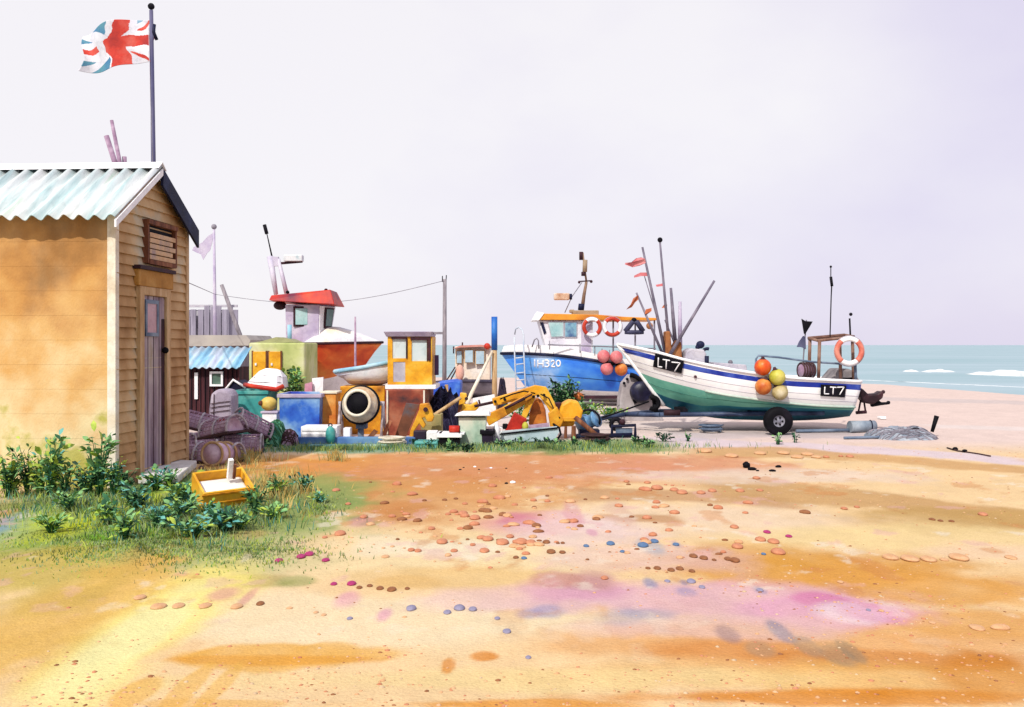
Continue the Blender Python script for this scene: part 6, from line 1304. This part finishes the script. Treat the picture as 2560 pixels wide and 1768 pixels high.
for i, (px, py, lb) in enumerate(strip):
    p = G(px, py); plant('low_plant', lb, Vector((p.x, p.y, gz(p.x, p.y))), .2 if px < 1700 else .1, .14 if px < 1900 else .2, 60 if px < 1700 else 20, .08, [[LGD, LG2, LGD], [LG2, LGD], [LGD]][i % 3], 'low plants along the green strip', 6, 60 + i)
# grass and dry straw: nobody could count the blades
def grass(name, areas, mats, n, h, seed, w_=.006):
    rnd = random.Random(seed); mb = MB(); tot = sum(a[4] for a in areas)
    for (px, py, rx, ry, wt) in areas:
        d = D(py)
        for k in range(int(n * wt / tot)):
            a = rnd.uniform(0, 2 * math.pi); q = abs(rnd.gauss(0, .62)); x, y = px + rx * q * math.cos(a), py + ry * q * math.sin(a)
            if y < 1040: continue
            p = G(x, y); p.z = gz(p.x, p.y) - .005
            if -1.0 < (p - A).dot(TU) < WG + .1 and (p - A).dot(NO) < .02 and (p - A).dot(TU) > -.02: continue
            hh = h * rnd.uniform(.4, 1.2); lx, ly = rnd.gauss(0, .35) * hh, rnd.gauss(0, .35) * hh; wv = Vector((math.cos(a * 3), math.sin(a * 3), 0)) * w_
            mb.m = rnd.randrange(len(mats)); m1 = p + Vector((lx * .4, ly * .4, hh * .6)); mb.add([p - wv, p + wv, m1 + wv * .7, m1 - wv * .7, p + Vector((lx, ly, hh))], [(0, 1, 2, 3), (3, 2, 4)], True)
    o = mb.build(name, mats, loc=(0, 0, 0)); return tag(o, 'green grass growing before the hut and along the strip' if 'dry' not in name else 'dry straw coloured grass around the yellow crate', 'grass', None, 'stuff')
GR1 = wash('grass_green', [(70, 120, 60), (120, 160, 84)], 6, .8); GR2 = wash('grass_lime', [(150, 180, 60), (196, 206, 90)], 6, .8); GR3 = wash('grass_teal', [(50, 116, 110), (90, 150, 130)], 6, .8); GR4 = wash('grass_sage', [(140, 160, 104), (170, 182, 130)], 6, .8)
grass('grass', [(180, 1250, 240, 55, 3), (420, 1300, 220, 60, 3), (640, 1275, 140, 45, 1.5), (1350, 1120, 340, 11, 5), (860, 1124, 240, 7, 2.5)], [GR1, GR2, GR3, GR4, GR4], 17000, .1, 1)
grass('low_turf', [(350, 1360, 330, 60, 3), (620, 1380, 200, 40, 1), (800, 1270, 50, 30, .5)], [GR4, GR4, GR1, GR2], 9000, .035, 2)
grass('dry_grass', [(680, 1230, 90, 40, 2), (540, 1205, 60, 20, 1), (610, 1150, 60, 16, 1), (840, 1150, 30, 6, .3)], [DRY, DRY, GR4], 3500, .16, 3)


# ------------------------------------------------------------------ more clutter along the strip
heap('net_heap', 'green heap of nets between the lobster pots and the blue beam', 'nets', 628, 702, 1052, 17.6, .9, wash('green_net', [(40, 110, 96), (84, 160, 130), (150, 200, 160)], 5, .95, .6), 21, cords=LG1, nb=30)
heap('net_heap', 'small mauve heap of rope before the blue tub corner', 'nets', 690, 742, 1078, 17.75, .5, MAUVE, 23, cords=ROPE, nb=24)
crate('box', 'olive tan box behind the black crate', 'box', 1052, 1036, 1104, 1090, 19.0, .4, wash('olive_tan_box', [(120, 120, 84), (176, 160, 104), (216, 204, 160)], 2.4, .8))
crate('box', 'dark violet box at the foot of the yellow hoist leg', 'box', 1034, 1078, 1064, 1104, 18.0, .3, wash('black_violet_tub', [], 1))
crate('fish_box', 'low teal fish box on the grass before the olive tan box', 'fish box', 1036, 1104, 1094, 1122, 17.2, .4, TEAL, slats=2)
crate('bucket_box', 'small white bin between the mixer legs', 'bin', 858, 1070, 876, 1104, 18.15, .2, WHITE)
t = thing('net_float', 'dark green oval float before the orange locker', 'float', P(826, 1100, 17.9)); WL[t.name] = Vector((P(826, 0, 17.9).x, 17.9, 0)); t.location = WL[t.name]
MB().ball(WL[t.name] + Vector((0, 0, .17)), .1, 14, (.9, .9, 1.7)).build('bladder', TEAL, t); MB().torus(WL[t.name] + Vector((0, 0, .35)), .03, .011).build('eye', BLACK, t)
tag(MB().slab([(905, 1108), (934, 1074), (944, 1080), (920, 1108)], 18.2, .08).build('leaning_plank', BROWN), 'short brown plank leaning at the right mixer leg', 'plank')
tag(MB().slab([(948, 1098), (972, 1050), (980, 1054), (958, 1100)], 18.7, .08).build('leaning_plank', RUST), 'narrow rust red plank between mixer and rusty tank', 'plank')
tag(MB().rect(1298, 1110, 1330, 1117, 17.4, .1).build('brick', RED, None, .006), 'single red brick on the grass below the punt', 'brick')
tag(MB().slab([(1182, 1066), (1182, 996), (1236, 986), (1244, 1066)], 21.4, .06).build('white_board', WHITE), 'big white board standing behind the yellow boom', 'board')
tag(MB().slab([(1110, 1049), (1112, 962), (1120, 962), (1122, 1049)], 23.8, .1).build('wooden_stake', TANW), 'tan stake standing before the blue tarpaulin', 'stake')
t = thing('net_float', 'orange float lying on the low pale green bush', 'float', P(1446, 992, 22.7)); MB().ball(P(1446, 992, 22.7), .11, 12, (1.2, 1, .9)).build('bladder', ORB, t); MB().torus(P(1446, 978, 22.7), .03, .01).build('eye', ROPE, t)
def coil(px, py, r, lb, mat):
    p = G(px, py); mb = MB(); pts = []
    for k in range(90): a = k * .42; rr_ = r * (1 - .25 * math.sin(k * .13)); pts.append((p.x + rr_ * math.cos(a), p.y + rr_ * math.sin(a), gz(p.x, p.y) + .02 + k * .0016))
    mb.tube(pts, .016, 6); return tag(mb.build('rope_coil', mat), lb, 'rope', 'rope coils by the strip')
coil(982, 1116, .2, 'pale coil of rope at the right end of the blue beam', CREAM)
coil(1490, 1108, .22, 'dark coil of rope below the blue winch', ROPE)
coil(1778, 1082, .2, 'blue grey coil of rope in the shade under LT7', STEELB)

# ------------------------------------------------------------------ pebbles and petals on the sand
ST = {'b': wash('brown_pebble', [(136, 84, 50), (176, 118, 76)], 12, .7), 'p': wash('terracotta_pebble', [(196, 122, 88), (220, 154, 118)], 12, .8), 's': wash('sandy_pebble', [(214, 160, 112), (232, 188, 146)], 12, .8), 'm': wash('magenta_petal', [(150, 30, 90), (196, 70, 130)], 12, .7, k=.9), 'u': wash('slate_blue_pebble', [(70, 104, 150), (110, 140, 176)], 12, .7), 'g': wash('lilac_grey_pebble', [(136, 132, 160), (166, 160, 186)], 12, .8), 'k': BLACK, 'w': WHITE}
NMS = {'b': 'brown pebble', 'p': 'terracotta pebble', 's': 'sandy pebble', 'm': 'magenta pebble', 'u': 'slate blue pebble', 'g': 'lilac grey pebble', 'k': 'black pebble', 'w': 'white pebble'}
def z6(a, b): return 700 + .431 * a, 1080 + .431 * b
def z7(a, b): return 1560 + .4327 * a, 1100 + .4327 * b
def z5(a, b): return .431 * a, 1080 + .431 * b
rowsP = [  # (zoom, kind, where, [(x, y, rx, ry)])
 (z6, 'b', 'in the row of five on pale sand left of centre', [(460, 905, 18, 16), (520, 893, 18, 18), (580, 908, 22, 28), (648, 917, 28, 22), (738, 911, 16, 16)]),
 (z6, 'p', 'in the long broken row across the middle sand', [(1010, 690, 22, 26), (1118, 655, 18, 20), (1185, 690, 30, 34), (1205, 625, 34, 32), (1290, 645, 40, 34), (1335, 610, 24, 34), (1400, 640, 40, 30), (1455, 645, 34, 24), (800, 690, 22, 20), (762, 685, 22, 18), (940, 640, 34, 34)]),
 (z6, 'b', 'at the right end of the middle row', [(1545, 640, 24, 22), (1640, 645, 14, 16), (1612, 645, 12, 14), (1572, 698, 28, 26), (1638, 700, 20, 24), (1368, 726, 18, 14)]),
 (z6, 's', 'scattered left of the middle row', [(468, 694, 12, 12), (600, 674, 12, 12), (545, 655, 8, 8), (720, 672, 10, 10), (652, 664, 14, 16), (732, 580, 9, 9), (575, 515, 10, 10), (605, 518, 10, 14), (702, 518, 10, 14), (612, 725, 24, 20), (898, 747, 9, 9), (645, 776, 8, 8)]),
 (z6, 'p', 'among the orange sand above the middle row', [(486, 495, 24, 18), (395, 425, 18, 22), (880, 560, 22, 20), (1060, 475, 30, 24), (1130, 500, 34, 18), (975, 478, 18, 16), (1130, 460, 14, 14), (350, 600, 34, 20), (260, 620, 16, 22), (325, 345, 24, 18)]),
 (z6, 'b', 'on the brown patch of sand above centre', [(1020, 385, 14, 14), (955, 395, 16, 16), (838, 400, 14, 14), (682, 622, 12, 12), (1088, 622, 12, 14), (1475, 437, 16, 12), (1550, 372, 12, 10), (1772, 396, 12, 12), (525, 296, 10, 8)]),
 (z6, 'm', 'lying with others by the edge of the green grass', [(122, 736, 28, 28), (170, 720, 28, 32), (265, 750, 24, 24)]),
 (z5, 'm', 'small one alone at the tip of the grass', [(1618, 758, 24, 20)]),
 (z6, 'm', 'below the grass left of centre', [(312, 886, 20, 20), (415, 885, 28, 26)]),
 (z6, 'g', 'in the loose row on pale pink sand', [(405, 1082, 18, 18), (970, 1052, 24, 20), (1040, 1030, 34, 30), (1118, 1035, 26, 24), (762, 1030, 32, 24), (1315, 1155, 26, 24), (1260, 1080, 18, 30), (1440, 1305, 18, 18)]),
 (z6, 'u', 'on white sand right of the middle row', [(1917, 655, 26, 24), (1986, 698, 16, 14), (1776, 664, 18, 16), (1415, 732, 18, 18)]),
 (z6, 'p', 'on cream sand right of centre', [(1883, 850, 24, 20)]),
 (z6, 'k', 'in the dotted line on the orange sand', [(1045, 226, 9, 11), (1065, 212, 7, 9), (1154, 224, 7, 7), (1312, 214, 7, 8), (1313, 305, 12, 10), (519, 702, 5, 6)]),
 (z6, 'w', 'in the dotted line on the orange sand', [(1130, 208, 10, 10), (1350, 300, 18, 9), (1224, 212, 9, 8)]),
 (z7, 'p', 'under the dark band at right of centre', [(135, 250, 20, 20), (15, 245, 18, 20), (240, 262, 10, 20), (278, 266, 10, 22), (345, 266, 8, 16), (335, 310, 32, 24), (445, 312, 26, 24), (510, 302, 26, 26), (290, 295, 26, 20), (670, 300, 26, 40), (785, 296, 20, 18), (765, 225, 22, 22), (190, 285, 36, 20)]),
 (z7, 'p', 'standing as a pair on the cream sand', [(1272, 402, 20, 30), (1345, 394, 16, 22)]),
 (z7, 'b', 'in the group of three on the right drift band', [(1780, 466, 18, 16), (1828, 474, 15, 15), (1892, 477, 16, 14)]),
 (z7, 'p', 'big and pale at the right edge drift band', [(2073, 436, 26, 40)]),
 (z7, 'p', 'in the trio beneath the beach crest', [(1168, 100, 18, 18), (1253, 95, 14, 14), (1305, 97, 22, 18)]),
 (z7, 's', 'along the crest of the orange sand', [(465, 70, 44, 18), (785, 80, 36, 16), (620, 95, 40, 30), (920, 78, 36, 14), (1000, 100, 36, 22), (1060, 85, 36, 20), (1110, 100, 30, 26)]),
 (z7, 'b', 'in the lower row on ochre sand right of centre', [(138, 746, 16, 22), (192, 746, 22, 28), (272, 754, 22, 24), (322, 746, 24, 24), (392, 758, 20, 22)]),
 (z7, 'b', 'in the dark cluster on ochre sand', [(400, 676, 26, 24), (460, 685, 26, 24), (520, 692, 14, 22), (600, 688, 22, 22), (640, 695, 30, 26)]),
 (z7, 'p', 'beside the pink stone on cream sand', [(788, 578, 32, 30), (637, 508, 26, 28), (655, 620, 34, 32), (865, 590, 34, 44), (890, 650, 42, 40)]),
 (z7, 'm', 'pink on cream sand right of centre', [(826, 534, 22, 20), (952, 557, 20, 22)]),
 (z7, 'u', 'small on ochre sand right of centre', [(300, 610, 20, 22), (806, 660, 15, 20), (110, 615, 34, 36), (175, 590, 26, 30)]),
 (z7, 's', 'in the big pale row on the right sand', [(1540, 680, 46, 62), (1650, 690, 50, 60), (1758, 695, 44, 36), (1850, 698, 24, 36), (1935, 692, 54, 36), (2235, 690, 32, 28)]),
 (z7, 's', 'on the ochre sand near the lower right edge', [(2040, 1090, 40, 52), (2175, 1092, 56, 22), (1780, 1058, 20, 16), (1486, 986, 16, 22), (1250, 818, 18, 14)]),
 (z7, 'g', 'along the upper edge of the pink sand', [(250, 820, 18, 18), (388, 818, 28, 20), (785, 868, 20, 26), (450, 850, 20, 18), (1412, 982, 14, 16)]),
 (z5, 's', 'in the pale row before the green grass', [(812, 966, 34, 24), (920, 1020, 46, 30), (1035, 1016, 36, 28), (1190, 1018, 36, 30), (1372, 1022, 36, 24)]),
 (z5, 'b', 'at the end of the pale row before the grass', [(1510, 1005, 24, 30)]),
 (z5, 's', 'tiny ones on white sand', [(1680, 1028, 20, 10), (1833, 1048, 15, 15), (1878, 1060, 16, 16)]),
]
for zf_, kd, where, L_ in rowsP:
    for i, (a, b, rx, ry) in enumerate(L_):
        px, py = zf_(a, b); p = G(px, py); s = .431 * p.y / F; r = rx * s
        big = rx > 30
        ry_ = min(ry * .431 * p.y * p.y / (H * F) * .55, r * 1.6)
        zz = r * (.34 if kd == 's' else .48)
        size = sorted(L_, key=lambda q: -q[2] * q[3]).index(L_[i])
        lr = sorted(L_, key=lambda q: q[0]).index(L_[i]) + 1
        if len(L_) == 1: lb = NMS[kd] + ' ' + where
        else:
            od = ['leftmost', 'second from left', 'third from left', 'fourth from left', 'fifth from left', 'sixth from left', 'seventh from left', 'eighth from left', 'ninth from left', 'tenth from left', 'eleventh from left', 'twelfth from left', 'thirteenth from left'][lr - 1]
            if lr == len(L_): od = 'rightmost'
            lb = od + ' ' + NMS[kd] + ' ' + where
        o = MB().ball((p.x, p.y, gz(p.x, p.y) + zz * .35), 1.0, 14, (r, ry_, zz), .09).build('pebble', ST[kd], None, 0, None, 1); tag(o, lb, 'pebble', NMS[kd] + 's ' + where)

rnd = random.Random(5); made = 0
while made < 110:                                       # loose terracotta stones of the middle sand
    px, py = rnd.gauss(1420, 330), rnd.gauss(1300, 55)
    if not (900 < px < 2100 and 1190 < py < 1420): continue
    p = G(px, py); r = rnd.uniform(5, 14) * p.y / F; k = rnd.choice(['p', 'p', 's', 'b'])
    o = MB().ball((p.x, p.y, gz(p.x, p.y) + r * .15), 1.0, 12, (r, r * rnd.uniform(.8, 1.4), r * .5), .12).build('loose_stone', ST[k], None, 0, None, 1); o.rotation_euler.z = rnd.uniform(0, 3)
    tag(o, 'one of many loose stones strewn irregularly over the middle sand', 'stone', 'loose stones strewn over the middle sand'); made += 1
# loose shingle: far too many small stones to count
rnd = random.Random(99); mb = MB(); SM = [ST['s'], ST['p'], ST['b'], wash('cream_pebble', [(206, 176, 140), (226, 200, 164)], 12, .8), ST['g']]
ico = [(0, 0, 1), (.72, .53, .45), (-.28, .85, .45), (-.89, 0, .45), (-.28, -.85, .45), (.72, -.53, .45)]
for k in range(12000):
    y = 4.9 * (17.5 / 4.9) ** rnd.random(); x = rnd.uniform(-.56, .62) * y
    if fbm(np.array(x * .9), np.array(y * .6), 171) < rnd.gauss(.02, .1): continue
    if x < -1.6 * y / 9 and y > 7 and rnd.random() < .85: continue
    if (Vector((x, y, 0)) - A).dot(NO) < .02 and y > 12.3: continue
    r = rnd.choice([.005, .006, .008, .01, .012, .017]) * rnd.uniform(.7, 1.2); a = rnd.random() * 6.3; c, s_ = math.cos(a), math.sin(a); z = gz(x, y) - .002; mb.m = rnd.choice([0, 0, 0, 0, 1, 1, 2, 3]); ax_ = rnd.uniform(.6, 1)
    vs = [(x + (u * c - v * ax_ * s_) * r, y + (u * s_ + v * ax_ * c) * r, z + w_ * r * .6) for u, v, w_ in ico] + [(x + (u * c - v * ax_ * s_) * r, y + (u * s_ + v * ax_ * c) * r, z - .006) for u, v, w_ in ico[1:]]
    mb.add(vs, [(0, i, i % 5 + 1) for i in range(1, 6)] + [(i, i + 5, i % 5 + 6, i % 5 + 1) for i in range(1, 6)], True)
tag(mb.build('shingle', SM, loc=(0, 0, 0)), 'scattered small shingle over the orange and cream sand', 'shingle', None, 'stuff')
